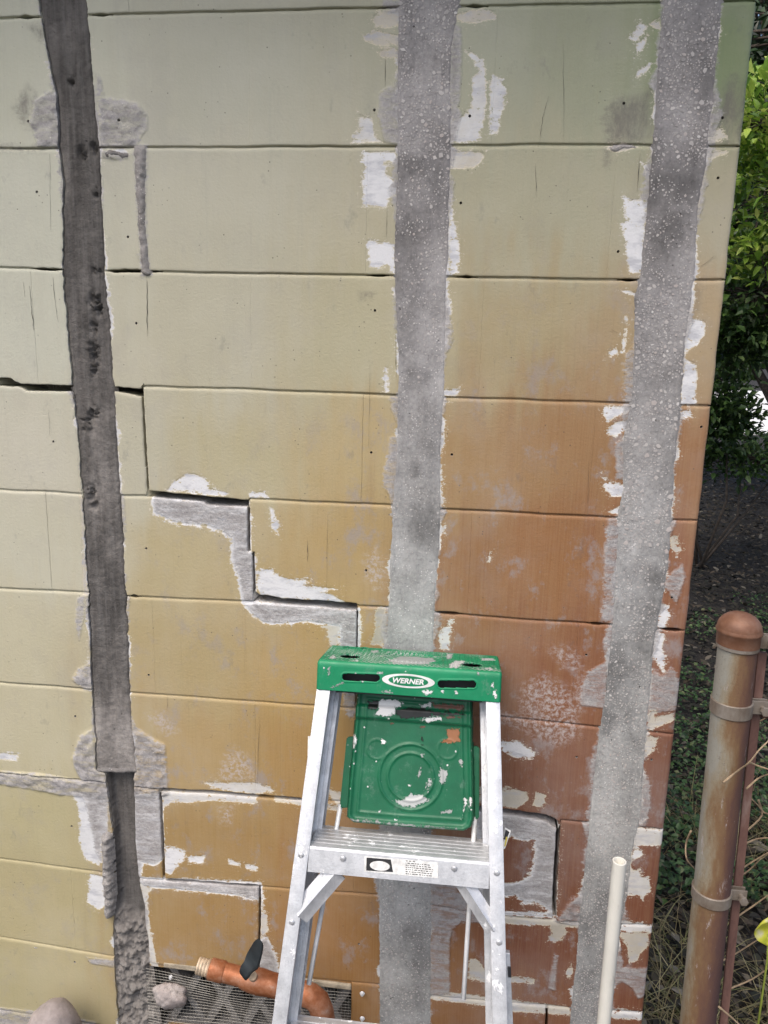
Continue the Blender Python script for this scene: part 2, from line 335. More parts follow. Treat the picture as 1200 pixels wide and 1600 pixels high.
# ------------------------------------------------------------------ wear traced on the wall (pixels): chips, cement, dirt, dust
CH = [  # (tone, outline)
 (.55, [(583,25),(600,14),(628,14),(628,40),(600,45),(585,38)]), (.55, [(567,58),(590,48),(622,55),(622,70),(590,72),(572,65)]),
 (.5, [(593,80),(620,74),(622,90),(596,91)]), (.6, [(713,22),(750,13),(775,17),(773,30),(733,37),(713,33)]),
 (.8, [(725,80),(737,80),(757,97),(759,117),(761,160),(750,210),(742,222),(702,223),(702,193),(720,183),(737,167),(738,123),(750,113),(733,87)]),
 (.85, [(769,117),(788,130),(790,157),(782,183),(778,208),(765,208),(765,180),(765,133)]), (.65, [(702,236),(758,237),(753,250),(742,263),(702,263)]),
 (1, [(566,237),(621,237),(621,252),(602,254),(603,272),(621,285),(621,307),(608,308),(605,325),(568,323),(566,287),(570,260)]),
 (.8, [(560,178),(583,187),(585,213),(598,222),(550,223),(553,212),(563,207)]),
 (1, [(575,373),(617,383),(618,428),(610,425),(604,412),(600,418),(577,418),(573,393)]),
 (1, [(701,297),(707,307),(709,343),(715,370),(719,393),(717,425),(704,427),(701,370)]), (1, [(695,467),(705,470),(706,493),(695,495)]),
 (1, [(690,609),(720,608),(717,618),(691,618)]), (1, [(690,627),(704,627),(693,633)]), (1, [(686,645),(696,653),(694,688),(687,690)]),
 (.9, [(617,448),(630,463),(611,461)]), (1, [(619,520),(626,520),(625,585),(620,585)]), (.9, [(601,573),(607,575),(606,613),(600,613)]),
 (.3, [(585,953),(603,948),(604,1007),(580,1007),(587,980)]), (.8, [(686,990),(707,967),(702,1015),(687,1015)]),
 (.8, [(687,832),(698,817),(694,836)]), (.9, [(682,806),(690,812),(689,860),(683,860)]), (1, [(421,791),(427,796),(437,824),(433,837),(424,825)]),
 (1, [(390,770),(415,768),(419,778),(392,778)]), (1, [(260,767),(272,752),(292,740),(304,740),(322,748),(328,763),(358,771),(352,775),(320,773),(285,769)]),
 (1, [(400,915),(405,893),(424,888),(436,900),(452,905),(484,905),(484,909),(474,912),(500,917),(535,920),(500,924),(520,930),(542,942),(500,940),(433,934),(407,929)]),
 (.6, [(506,974),(534,976),(524,1015),(519,1015)]),
 (.9, [(0,1176),(30,1178),(25,1188),(-5,1187)]), (.85, [(172,237),(185,230),(201,236),(198,243),(178,243)]),
 (.9, [(110,1237),(120,1253),(125,1280),(122,1313),(133,1343),(157,1354),(163,1310),(168,1298),(169,1238)]),
 (.95, [(140,1366),(164,1370),(165,1415),(153,1423),(134,1408),(138,1393)]), (.7, [(215,1378),(240,1384),(230,1400),(233,1440),(244,1500),(252,1530),(243,1548),(232,1500),(224,1440),(222,1410)]),
 (.75, [(252,1233),(270,1236),(343,1238),(400,1245),(402,1257),(333,1250),(297,1255),(268,1252),(255,1264)]), (.75, [(318,1222),(400,1223),(432,1236),(400,1241),(343,1235)]),
 (.6, [(430,1244),(470,1248),(535,1262),(535,1268),(470,1258),(430,1253)]), (.65, [(511,1231),(532,1240),(532,1262),(518,1250)]),
 (1, [(258,1320),(291,1331),(288,1341),(267,1367),(256,1362)]), (.95, [(294,1339),(321,1337),(318,1349),(296,1348)]), (.9, [(356,1342),(375,1349),(376,1355),(360,1350)]), (.9, [(382,1349),(402,1354),(400,1362),(385,1358)]),
 (.7, [(405,1396),(416,1430),(420,1452),(407,1468)]), (.55, [(748,1230),(800,1232),(822,1238),(826,1250),(808,1264),(748,1254)]),
 (.5, [(838,1240),(854,1241),(848,1261),(832,1258)]), (.65, [(663,1557),(700,1550),(765,1557),(890,1574),(890,1586),(800,1580),(765,1572),(690,1563)]),
 (.5, [(752,1427),(800,1430),(904,1441),(904,1449),(800,1444),(750,1441)]), (.35, [(855,1440),(884,1445),(884,1462),(872,1472),(855,1471),(862,1455)]),
 (.5, [(797,1526),(837,1530),(834,1537),(797,1535)]), (.6, [(894,1506),(884,1518),(888,1530),(896,1520)]), (.55, [(733,1500),(744,1497),(756,1512),(768,1526),(764,1536),(733,1528)]),
 (.75, [(990,1293),(1040,1297),(1040,1320),(1000,1321),(982,1326)]), (.9, [(993,1272),(1014,1277),(1000,1287)]), (.9, [(985,1340),(995,1322),(1004,1335),(990,1344)]),
 (.75, [(981,1362),(1001,1356),(1001,1370),(1013,1371),(1018,1394),(1006,1400),(1005,1409),(1000,1399),(976,1399)]),
 (.8, [(968,1436),(1022,1447),(1019,1458),(966,1455)]), (.5, [(965,1457),(1015,1457),(1011,1481),(1000,1490),(997,1500),(983,1506),(980,1480)]),
 (.8, [(952,1576),(1000,1580),(1012,1587),(1010,1594),(955,1591)]), (.5, [(1046,838),(1057,838),(1064,852),(1058,871),(1054,863)]),
 (1, [(1030,941),(1041,946),(1046,960),(1040,983),(1026,983)]), (1, [(1020,987),(1038,987),(1036,1013),(1040,1033),(1038,1054),(1027,1033),(1018,1028)]),
 (.6, [(1009,1124),(1016,1106),(1026,1107),(1023,1121),(1048,1116),(1054,1125),(1030,1136),(1012,1142)]), (.6, [(1006,1147),(1028,1153),(1024,1168),(1006,1186)]),
 (1, [(781,1160),(810,1159),(836,1175),(833,1187),(805,1184),(785,1173)]), (1, [(944,634),(988,636),(981,645),(962,651),(950,660),(943,648)]),
 (1, [(946,677),(960,660),(984,656),(984,668),(963,681),(950,680)]), (1, [(942,744),(955,755),(976,756),(975,776),(957,776),(946,766)]), (1, [(949,801),(972,789),(973,803)]),
 (.9, [(972,454),(994,456),(994,464)]), (.95, [(949,554),(964,541),(964,552),(953,560)]), (.9, [(977,496),(983,500),(976,551),(971,551)]),
 (1, [(1079,499),(1104,501),(1101,523),(1090,538),(1069,553)]), (1, [(1069,562),(1086,566),(1090,587),(1086,631),(1062,631),(1066,587)]), (1, [(1059,641),(1078,642),(1083,653),(1062,653)]),
 (.8, [(984,59),(1000,36),(1014,39),(994,64)]), (.55, [(1012,37),(1031,26),(1034,48)]), (.85, [(989,95),(997,67),(1014,54),(1007,74)]), (.85, [(992,124),(1000,108),(1016,99),(1010,114)]),
 (1, [(974,307),(987,312),(1014,310),(1009,367),(1003,428),(983,426),(976,370),(971,350),(979,345)]), (.9, [(1000,251),(1014,258),(1016,282)]),
 (.6, [(1105,206),(1127,199),(1138,218),(1103,223)]), (.6, [(947,229),(970,222),(1001,228),(967,239)]), (.6, [(1103,240),(1135,234),(1137,240),(1104,250)]),
 (.5, [(123,765),(132,790),(137,930),(129,930),(128,850)]), (.8, [(762,868),(768,862),(765,878)]), (.6, [(136,1000),(139,1035),(143,1070),(137,1070)])]
CE = [  # bare cement / grout smears: (rim, outline)
 (2, [(55,158),(80,142),(98,140),(98,232),(60,231),(48,192)]), (2, [(155,152),(187,155),(213,160),(231,178),(231,202),(221,214),(213,232),(155,232)]),
 (0, [(207,226),(231,226),(229,333),(233,400),(237,432),(220,432),(217,390),(213,330)]), (2, [(150,110),(158,125),(163,150),(152,160)]), (2, [(158,235),(205,240),(200,248),(180,250),(160,246)]),
 (0, [(592,145),(605,135),(630,135),(630,228),(600,222),(590,180)]), (0, [(698,30),(721,42),(722,100),(719,160),(700,192)]), (0, [(596,0),(630,0),(630,22),(600,18)]),
 (0, [(626,680),(608,683),(606,710),(599,735),(599,758),(608,775),(612,810),(626,810)]), (0, [(690,495),(706,505),(709,530),(700,550),(690,562)]), (0, [(614,460),(628,450),(628,520),(616,512)]),
 (1, [(240,777),(383,790),(389,800),(389,863),(396,870),(398,928),(402,942),(380,942),(373,900),(363,877),(363,843),(353,832),(323,820),(273,815),(242,800),(238,785)]),
 (1, [(383,945),(400,943),(560,952),(560,1012),(532,1012),(532,978),(510,974),(477,969),(440,973),(413,972),(396,960)]), (0, [(536,1070),(558,1070),(557,1115),(546,1124),(537,1105)]),
 (2, [(113,1186),(125,1150),(146,1138),(152,1200),(170,1203),(170,1246),(150,1248),(93,1242),(53,1234),(-5,1225),(-5,1204),(60,1208),(126,1218),(117,1200)]),
 (2, [(205,1120),(217,1140),(240,1155),(258,1163),(261,1200),(263,1242),(248,1246),(205,1244),(205,1205)]), (0, [(128,1240),(170,1236),(170,1300),(160,1310),(158,1346),(148,1330),(139,1280)]),
 (1, [(205,1243),(251,1240),(254,1342),(240,1350),(222,1346),(218,1367),(205,1366)]), (1, [(214,1372),(257,1375),(405,1381),(410,1404),(400,1405),(367,1397),(287,1389),(225,1384)]),
 (1, [(406,1472),(415,1465),(432,1500),(434,1526),(404,1526)]), (1, [(748,1268),(800,1274),(857,1282),(871,1294),(866,1410),(866,1432),(790,1427),(745,1420)]),
 (0, [(664,1376),(700,1372),(722,1398),(742,1418),(768,1432),(764,1444),(722,1440),(708,1452),(703,1470),(703,1552),(664,1560)]),
 (0, [(961,1512),(1014,1512),(1008,1558),(997,1561),(987,1544),(973,1534),(956,1542)]), (0, [(1009,1045),(1035,1056),(1050,1043),(1064,1060),(1061,1112),(1010,1112)]),
 (0, [(1036,908),(1067,880),(1071,903),(1058,944),(1047,930)]), (0, [(942,867),(950,810),(975,800),(970,900),(962,972),(936,972),(944,930)]), (0, [(917,1050),(955,1028),(952,1108),(905,1102),(909,1070)]),
 (0, [(976,557),(996,530),(996,632),(974,630)]), (0, [(961,693),(982,680),(980,750),(962,748)]), (0, [(120,935),(134,928),(131,965),(124,1002),(117,975)]), (2, [(113,1062),(122,1045),(146,1033),(148,1082),(130,1077)]),
 (0, [(1055,655),(1066,660),(1056,725),(1046,800),(1040,800)]), (2, [(866,1440),(884,1416),(895,1400),(925,1400),(915,1450)]), (0, [(855,1545),(866,1490),(872,1492),(868,1548)]), (0, [(135,1495),(180,1500),(182,1512),(140,1505)]),
 (0, [(-5,1573),(60,1580),(150,1596),(150,1602),(-5,1602)]), (0, [(186,760),(194,775),(197,830),(190,830)])]
CSUB = [[(740,1310),(800,1305),(818,1311),(837,1310),(838,1337),(831,1368),(818,1378),(800,1382),(740,1384)], [(740,1396),(805,1398),(822,1410),(838,1408),(863,1424),(850,1429),(790,1426),(740,1420)]]
DI = [[(940,182),(963,152),(993,150),(1022,130),(1026,215),(990,224),(948,228)], [(1110,150),(1147,115),(1170,133),(1162,222),(1100,224)], [(40,40),(70,38),(84,70),(60,62)], [(945,232),(955,236),(950,262),(943,255)],
      [(560,455),(582,458),(580,464),(563,470)], [(-5,225),(70,232),(70,238),(-5,238)], [(20,170),(45,130),(60,150),(45,210)], [(1120,205),(1150,215),(1150,230),(1122,228)], [(1085,440),(1095,440),(1090,485),(1083,485)]]
DU = [[(815,1070),(850,1052),(880,1068),(902,1100),(907,1150),(870,1168),(830,1152),(812,1110)], [(857,1012),(885,1008),(902,1025),(908,1047),(880,1042)], [(336,1222),(350,1185),(370,1168),(392,1188),(397,1222)], [(228,1120),(250,1112),(278,1142),(260,1152)],
      [(570,870),(588,855),(605,900),(590,925),(572,905)], [(900,1060),(915,1050),(912,1110),(890,1110)], [(340,1262),(365,1258),(360,1285),(345,1285)], [(780,1110),(830,1120),(830,1145),(780,1130)], [(1010,1040),(1040,1052),(1062,1090),(1010,1120)]]
HOLES = [(58,300),(200,370),(45,190),(186,188),(585,172),(734,181),(720,317),(975,161),(1129,184),(1122,278),(966,393),(213,505),(586,485),(83,690),(580,707),(706,710),(228,857),(937,661),(1096,667),(572,891),(232,1055),(118,1119),(1050,934),(916,1023),(901,1183),(1018,1187),(112,1291),(117,1503),(561,1475)]
def poly_w(pts): return np.array([wx(*p) for p in pts])
def sdf(P, poly):
    a = poly; b = np.roll(poly, -1, 0); d = np.full(len(P), 1e9); ins = np.zeros(len(P), bool)
    for p, q in zip(a, b):
        e = q-p; w = P-p; t = np.clip((w@e)/max(e@e, 1e-12), 0, 1); d = np.minimum(d, ((w-t[:, None]*e)**2).sum(1))
        c = ((p[1] > P[:, 1]) != (q[1] > P[:, 1])) & (P[:, 0] < (q[0]-p[0])*(P[:, 1]-p[1])/((q[1]-p[1]) or 1e-12)+p[0]); ins ^= c
    d = np.sqrt(d); return np.where(ins, -d, d)
CHw = [(a, poly_w(b)) for a, b in CH]; CEw = [(a, poly_w(b)) for a, b in CE]; SUBw = [poly_w(b) for b in CSUB]; DIw = [poly_w(b) for b in DI]; DUw = [poly_w(b) for b in DU]
HOw = np.array([wx(*p) for p in HOLES])
FAR = .04
def near(P, poly, m=.045):
    lo = poly.min(0)-m; hi = poly.max(0)+m; return np.nonzero(((P >= lo) & (P <= hi)).all(1))[0]
def masks(P):
    global ROUGH
    n = len(P); ROUGH = np.full(n, FAR); chip = np.full(n, FAR); ton = np.ones(n)*.8; cem = np.full(n, FAR); dirt = np.full(n, FAR); dust = np.full(n, FAR)
    for tn, po in CHw:
        i = near(P, po)
        if len(i):
            s = sdf(P[i], po); m = s < chip[i]; chip[i] = np.where(m, s, chip[i]); ton[i] = np.where(m, tn, ton[i])
    for rim, po in CEw:
        i = near(P, po)
        if not len(i): continue
        s = sdf(P[i], po)
        for sb in SUBw:
            s = np.maximum(s, -sdf(P[i], sb)) if rim == 1 else s
        cem[i] = np.minimum(cem[i], s)
        if rim == 2: ROUGH[i] = np.minimum(ROUGH[i], s)
        if rim == 1:
            s2 = s-.0045; m = s2 < chip[i]; chip[i] = np.where(m, s2, chip[i]); ton[i] = np.where(m, .95, ton[i])
    for arr, L in ((dirt, DIw), (dust, DUw)):
        for po in L:
            i = near(P, po)
            if len(i): arr[i] = np.minimum(arr[i], sdf(P[i], po))
    return chip, ton, cem, dirt, dust
# paint colours: sage green, darker towards the top right, fading into ochre and terracotta coats
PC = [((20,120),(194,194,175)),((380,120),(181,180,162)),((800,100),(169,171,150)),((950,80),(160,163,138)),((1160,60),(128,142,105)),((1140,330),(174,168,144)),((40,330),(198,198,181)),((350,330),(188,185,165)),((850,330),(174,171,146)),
      ((40,520),(198,198,181)),((350,520),(189,185,163)),((560,520),(183,177,147)),((820,520),(172,158,123)),((1100,520),(172,150,114)),((50,700),(200,196,178)),((210,700),(189,185,163)),((400,700),(184,175,140)),((580,720),(185,165,119)),((750,720),(164,133,93)),((900,700),(158,122,84)),((1090,720),(152,110,74)),
      ((50,860),(197,194,173)),((290,880),(184,170,130)),((520,860),(182,157,109)),((760,880),(151,112,76)),((880,880),(152,108,70)),((1060,880),(140,91,63)),((60,1000),(196,190,163)),((300,1010),(179,162,121)),((480,1040),(180,153,100)),((780,1030),(142,99,69)),((900,1050),(138,91,65)),((1060,1050),(134,86,63)),
      ((60,1140),(195,188,159)),((320,1160),(178,153,107)),((480,1170),(173,139,87)),((850,1200),(127,82,61)),((1040,1210),(123,76,57)),((50,1290),(187,178,140)),((320,1310),(165,136,88)),((550,1330),(158,118,70)),((800,1340),(121,74,55)),((1020,1350),(123,76,57)),
      ((60,1420),(183,172,133)),((320,1440),(162,130,81)),((520,1450),(160,118,70)),((800,1480),(123,76,57)),((990,1540),(125,78,59)),((60,1540),(177,168,130)),((580,1570),(160,118,70)),((740,1590),(144,102,68)),((840,1595),(134,87,61)),((380,1530),(162,130,84))]
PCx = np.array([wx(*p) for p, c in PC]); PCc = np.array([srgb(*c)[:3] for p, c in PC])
def paint_col(P):
    out = np.zeros((len(P), 4)); out[:, 3] = 1; warm = np.zeros(len(P))
    for s in range(0, len(P), 20000):
        Q = P[s:s+20000].copy(); Q[:, 0] += (fbm(Q[:, 0]*5, Q[:, 1]*5, 3, 1)-.5)*.12; Q[:, 1] += (fbm(Q[:, 0]*5+9, Q[:, 1]*5, 3, 2)-.5)*.12; Q[:, 0] += (fbm(P[s:s+20000, 0]*55, P[s:s+20000, 1]*5, 3, 4)-.5)*.10; Q[:, 1] += (fbm(P[s:s+20000, 0]*70, P[s:s+20000, 1]*14, 3, 5)-.5)*.10
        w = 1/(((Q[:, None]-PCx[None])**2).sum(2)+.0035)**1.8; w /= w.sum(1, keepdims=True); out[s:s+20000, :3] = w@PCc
    c = out[:, :3]; warm = sstep(1.15, 2.6, c[:, 0]/np.maximum(c[:, 2], .01)/1.25); return out, warm

WALL = empty('block_wall', (0, 0, 0), 'cracked concrete block wall with peeling green and terracotta paint and three grout strips', 'wall')
BD = .19
def dist_lines(n_mm, fine):
    return None
def grid_lines(length, fine_a, fine_b, step=.004):
    a = [x for x in fine_a if x < length/2]; b = [length-x for x in fine_b if x < length/2]
    s = a[-1] if a else 0; e = b[-1] if b else length
    n = max(1, int(round((e-s)/step))); mid = list(np.linspace(s, e, n+1))[1:-1]
    return np.array(sorted(set(a+mid+b)))/length
def make_block(row, Lf, Rf, kindL, kindR, xl, xr):
    """kind: 'm' mortar joint, 'c' crack, 's' strip edge, 'o' outer corner"""
    T = JC[row][1]; B = JC[row+1][0]; zt = Z0-COURSE*row; zb = zt-COURSE
    zt = float(T(np.array([(xl+xr)/2]))[0]); zb = float(B(np.array([(xl+xr)/2]))[0])
    ef = [0, .0008, .0018, .0032, .0050, .0068, .0085]
    v = grid_lines(zt-zb, ef, ef)
    fl = {'m': [0, .0010, .0022], 'c': [0, .0015, .003, .005], 's': [0, .002], 'o': [0, .0015, .003, .005, .008]}
    u = grid_lines(max(xr-xl, .004), fl[kindL], fl[kindR])
    zl = zt+(zb-zt)*v; L = Lf(zl); Rr = Rf(zl)
    X = L[:, None]+(Rr-L)[:, None]*u[None, :]; tz = T(X[0]); bz = B(X[-1])
    Tz = T(X.ravel()).reshape(X.shape); Bz = B(X.ravel()).reshape(X.shape); Z = Tz+(Bz-Tz)*v[:, None]
    # bevelled edges
    eT = Tz-Z; eB = Z-Bz; eL = X-L[:, None]; eR = Rr[:, None]-X
    q = lambda e, w, d: d*(1-np.sqrt(np.clip(1-(1-np.clip(e/w, 0, 1))**2, 0, 1)))
    oT = JC[row][2](X.ravel()).reshape(X.shape); oB = JC[row+1][2](X.ravel()).reshape(X.shape)
    Y = np.maximum(q(eT, .0066, .0044-.002*oT), q(eB, .0024, .0040-.003*oB))
    kd = {'m': (.0012, .00025), 'c': (.0025, .0016), 's': (.003, .0008), 'o': (.008, .006)}
    Y = np.maximum(Y, np.maximum(q(eL, *kd[kindL]), q(eR, *kd[kindR])))
    Y = Y+(fbm(X*9+row, Z*9, 3, 5)-.5)*.0006+(fbm(X*2, Z*2, 2, 6)-.5)*.004+random.uniform(-.0006, .0006)
    P = np.stack([X.ravel(), Z.ravel()], 1)
    chip, ton, cem, dirt, dust = masks(P)
    for kd_, e_d in ((kindL, eL), (kindR, eR)):
        if kd_ == 's':
            fw_ = np.clip(fbm(Z*9+row*2.7, X*0+1.7*row+(5 if e_d is eR else 0), 4, 2, .65)-.45, 0, 1)*(.060 if xl > -.3 else .03); cem = np.minimum(cem, (e_d-fw_).ravel()+.001)
            wv_ = np.clip(fbm(Z*17+row, X*0+3.3*row+(7 if e_d is eR else 0), 3, 6)-.54, 0, 1)*.028
            sv_ = (e_d-wv_).ravel()+(wv_.ravel() <= 0)*.02; m_ = sv_ < chip; chip = np.where(m_, sv_, chip); ton = np.where(m_, .85, ton)
    y = Y.ravel(); inside = sstep(.001, -.002, cem+(fbm(P[:, 0]*90, P[:, 1]*90, 3, 3)-.5)*.008)
    y = y-inside*(.0001+.0012*np.clip(fbm(P[:, 0]*110, P[:, 1]*110, 4, 2, .7)-.3, 0, 1))
    y = y+sstep(.001, -.001, chip)*.0004
    y = y-sstep(.002, -.004, ROUGH)*.011*np.clip(fbm(P[:, 0]*75, P[:, 1]*75, 4, 5, .7)-.34, 0, 1)
    nz, nx = X.shape; Y = y.reshape(nz, nx); holes = []
    for hx, hz in HOw:
        if Lf(np.array([hz]))[0]+.012 < hx < Rf(np.array([hz]))[0]-.012 and zb+.012 < hz < zt-.012:
            i = int(np.argmin(abs(Z[:, nx//2]-hz))); j = int(np.argmin(abs(X[i]-hx)))
            if 2 <= i < nz-2 and 2 <= j < nx-2:
                rr = .0024
                for di in (-1, 0, 1):
                    for dj in (-1, 0, 1):
                        if di or dj:
                            L_ = math.hypot(di, dj); X[i+di, j+dj] = hx+dj/L_*rr; Z[i+di, j+dj] = hz-di/L_*rr
                X[i, j] = hx; Z[i, j] = hz; holes.append((i, j))
    V = np.stack([X.ravel(), Y.ravel(), Z.ravel()], 1); n = len(V)
    drop = {(a-da, b-db) for a, b in holes for da in (0, 1) for db in (0, 1)}
    F = [(i*nx+j, (i+1)*nx+j, (i+1)*nx+j+1, i*nx+j+1) for i in range(nz-1) for j in range(nx-1) if (i, j) not in drop]
    ring = [(0, j) for j in range(nx)]+[(i, nx-1) for i in range(1, nz)]+[(nz-1, j) for j in range(nx-2, -1, -1)]+[(i, 0) for i in range(nz-2, 0, -1)]
    ri = [i*nx+j for i, j in ring]; fr = V[ri]; bk = fr.copy(); bk[:, 1] = BD if kindR == 'o' else .10
    V = np.concatenate([V, fr, bk]); m = len(ri)
    F += [(n+k, n+(k+1) % m, n+m+(k+1) % m, n+m+k) for k in range(m)]
    extra = []
    for a, b in holes:      # drilled holes: short bores into the block
        rg = [(a+da)*nx+b+db for da, db in ((-1, -1), (-1, 0), (-1, 1), (0, 1), (1, 1), (1, 0), (1, -1), (0, -1))]; b0_ = len(V); fr_ = V[rg]; dk_ = fr_.copy(); dk_[:, 1] += .03
        V = np.concatenate([V, fr_, dk_]); F += [(b0_+k, b0_+8+k, b0_+8+(k+1) % 8, b0_+(k+1) % 8) for k in range(8)]+[tuple(b0_+8+k for k in range(8))]; extra += rg+rg
    o = mesh_obj('block', V, F, M['paint'], WALL, True); me = o.data
    idx = np.concatenate([np.arange(n), ri, ri, np.array(extra, int)]); P2 = V[:, [0, 2]]
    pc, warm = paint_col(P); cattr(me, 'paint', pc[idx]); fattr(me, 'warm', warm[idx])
    cm = cem[idx].copy(); sk = np.arange(len(V)) >= n+m
    skirt_c = kindL == 'c' or kindR == 'c'
    cm[sk] = -.03
    fattr(me, 'chip', chip[idx]); fattr(me, 'ctone', ton[idx]); fattr(me, 'cem', cm); fattr(me, 'dirt', dirt[idx]); fattr(me, 'dust', dust[idx])
    return o
for row in range(-2, 11):
    xs = [X0+n*BL+(0 if row % 2 else BL/2) for n in range(-3, 3)]
    cuts = []
    for n, x in zip(range(-3, 3), xs):
        if XL+.03 < x < XR-.03: a, b, c = vjoint(row, n, x); cuts.append((x, a, b, 'c' if c else 'm'))
    zm = Z0-COURSE*(row+.5)
    sp = [(float(SF[i][0](zm)), float(SF[i][1](zm)), i) for i in (1, 2, 3)]
    ev = [(XL, None, lambda z: np.asarray(z)*0+XL, 'm')]
    items = [('j', x, a, b, k) for x, a, b, k in cuts if not any(l-.012 < x < r+.012 for l, r, _ in sp)]+[('s', l, SF[i][0], SF[i][1], 's') for l, r, i in sp]
    items.sort(key=lambda q: q[1])
    left = (lambda z: np.asarray(z)*0+XL, 'm', XL)
    for it in items+[('e', XR, lambda z: np.asarray(z)*0+XR+(fbm(np.asarray(z)*30, np.asarray(z)*0, 3, 3)-.5)*.003, None, 'o')]:
        xl = float(left[0](np.array([zm]))[0]); xr = float(it[2](np.array([zm]))[0])
        vent = row == 9 and xl > -.66 and xr < -.17          # the foundation vent sits in this opening
        if xr-xl > .006 and not vent: make_block(row, left[0], it[2], left[1], it[4], xl, xr)
        if it[3] is not None: left = (it[3], it[4], float(it[3](np.array([zm]))[0]))
# mortar in the bed joints, sunk behind the block faces and missing where the crack runs
for k in range(-2, 11):
    xs = np.arange(XL, XR-.004, .004); up_, lo_, op = JC[k]
    if k == 10: xs = xs
    zc = (up_(xs)+lo_(xs))/2; dep = np.where(op(xs) > 0, .16, .0040+(fbm(xs*60, xs*0+k, 3, 4)-.5)*.003)
    V = []; F = []; n = len(xs)
    for r, dz in enumerate((.009, .003, -.003, -.009)):
        V += [(x, d, z+dz) for x, d, z in zip(xs, dep, zc)]
    gap = np.zeros(n, bool)
    for i in (1, 2, 3): gap |= (xs > SF[i][0](zc)-.002) & (xs < SF[i][1](zc)+.002)
    F = [(r*n+j, (r+1)*n+j, (r+1)*n+j+1, r*n+j+1) for r in range(3) for j in range(n-1) if not (gap[j] and gap[j+1])]
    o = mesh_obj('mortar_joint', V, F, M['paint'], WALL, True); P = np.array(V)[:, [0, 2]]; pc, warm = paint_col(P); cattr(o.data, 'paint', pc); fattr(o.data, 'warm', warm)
    chip, ton, cem, dirt, dust = masks(P); deep = np.array(V)[:, 1] > .02
    fattr(o.data, 'chip', chip); fattr(o.data, 'ctone', ton); fattr(o.data, 'cem', np.where(deep, -.03, cem)); fattr(o.data, 'dirt', dirt); fattr(o.data, 'dust', dust)
bm = bmesh.new(); obox(bm, (-1.735, .075, .9), (.395, .075, .9), (0, 0, 1), 3.3, (0, 1, 0), .11)
# opening for the vent: core is built in two pieces around it
bm.free()
vx0, vx1 = -.600, -.182; vz1 = float(JC[9][0](np.array([-.4]))[0])-.004; vz0 = vz1-.203
for a, b, z0_, z1_ in ((-1.735, vx0, -.1, 2.6), (vx1, .395, -.1, 2.6), (vx0, vx1, vz1, 2.6), (vx0, vx1, -.1, vz0)):
    bm = bmesh.new(); obox(bm, (a, .085, (z0_+z1_)/2), (b, .085, (z0_+z1_)/2), (0, 0, 1), z1_-z0_, (0, 1, 0), .10); bm_obj('grout_core', bm, M['core'], WALL)

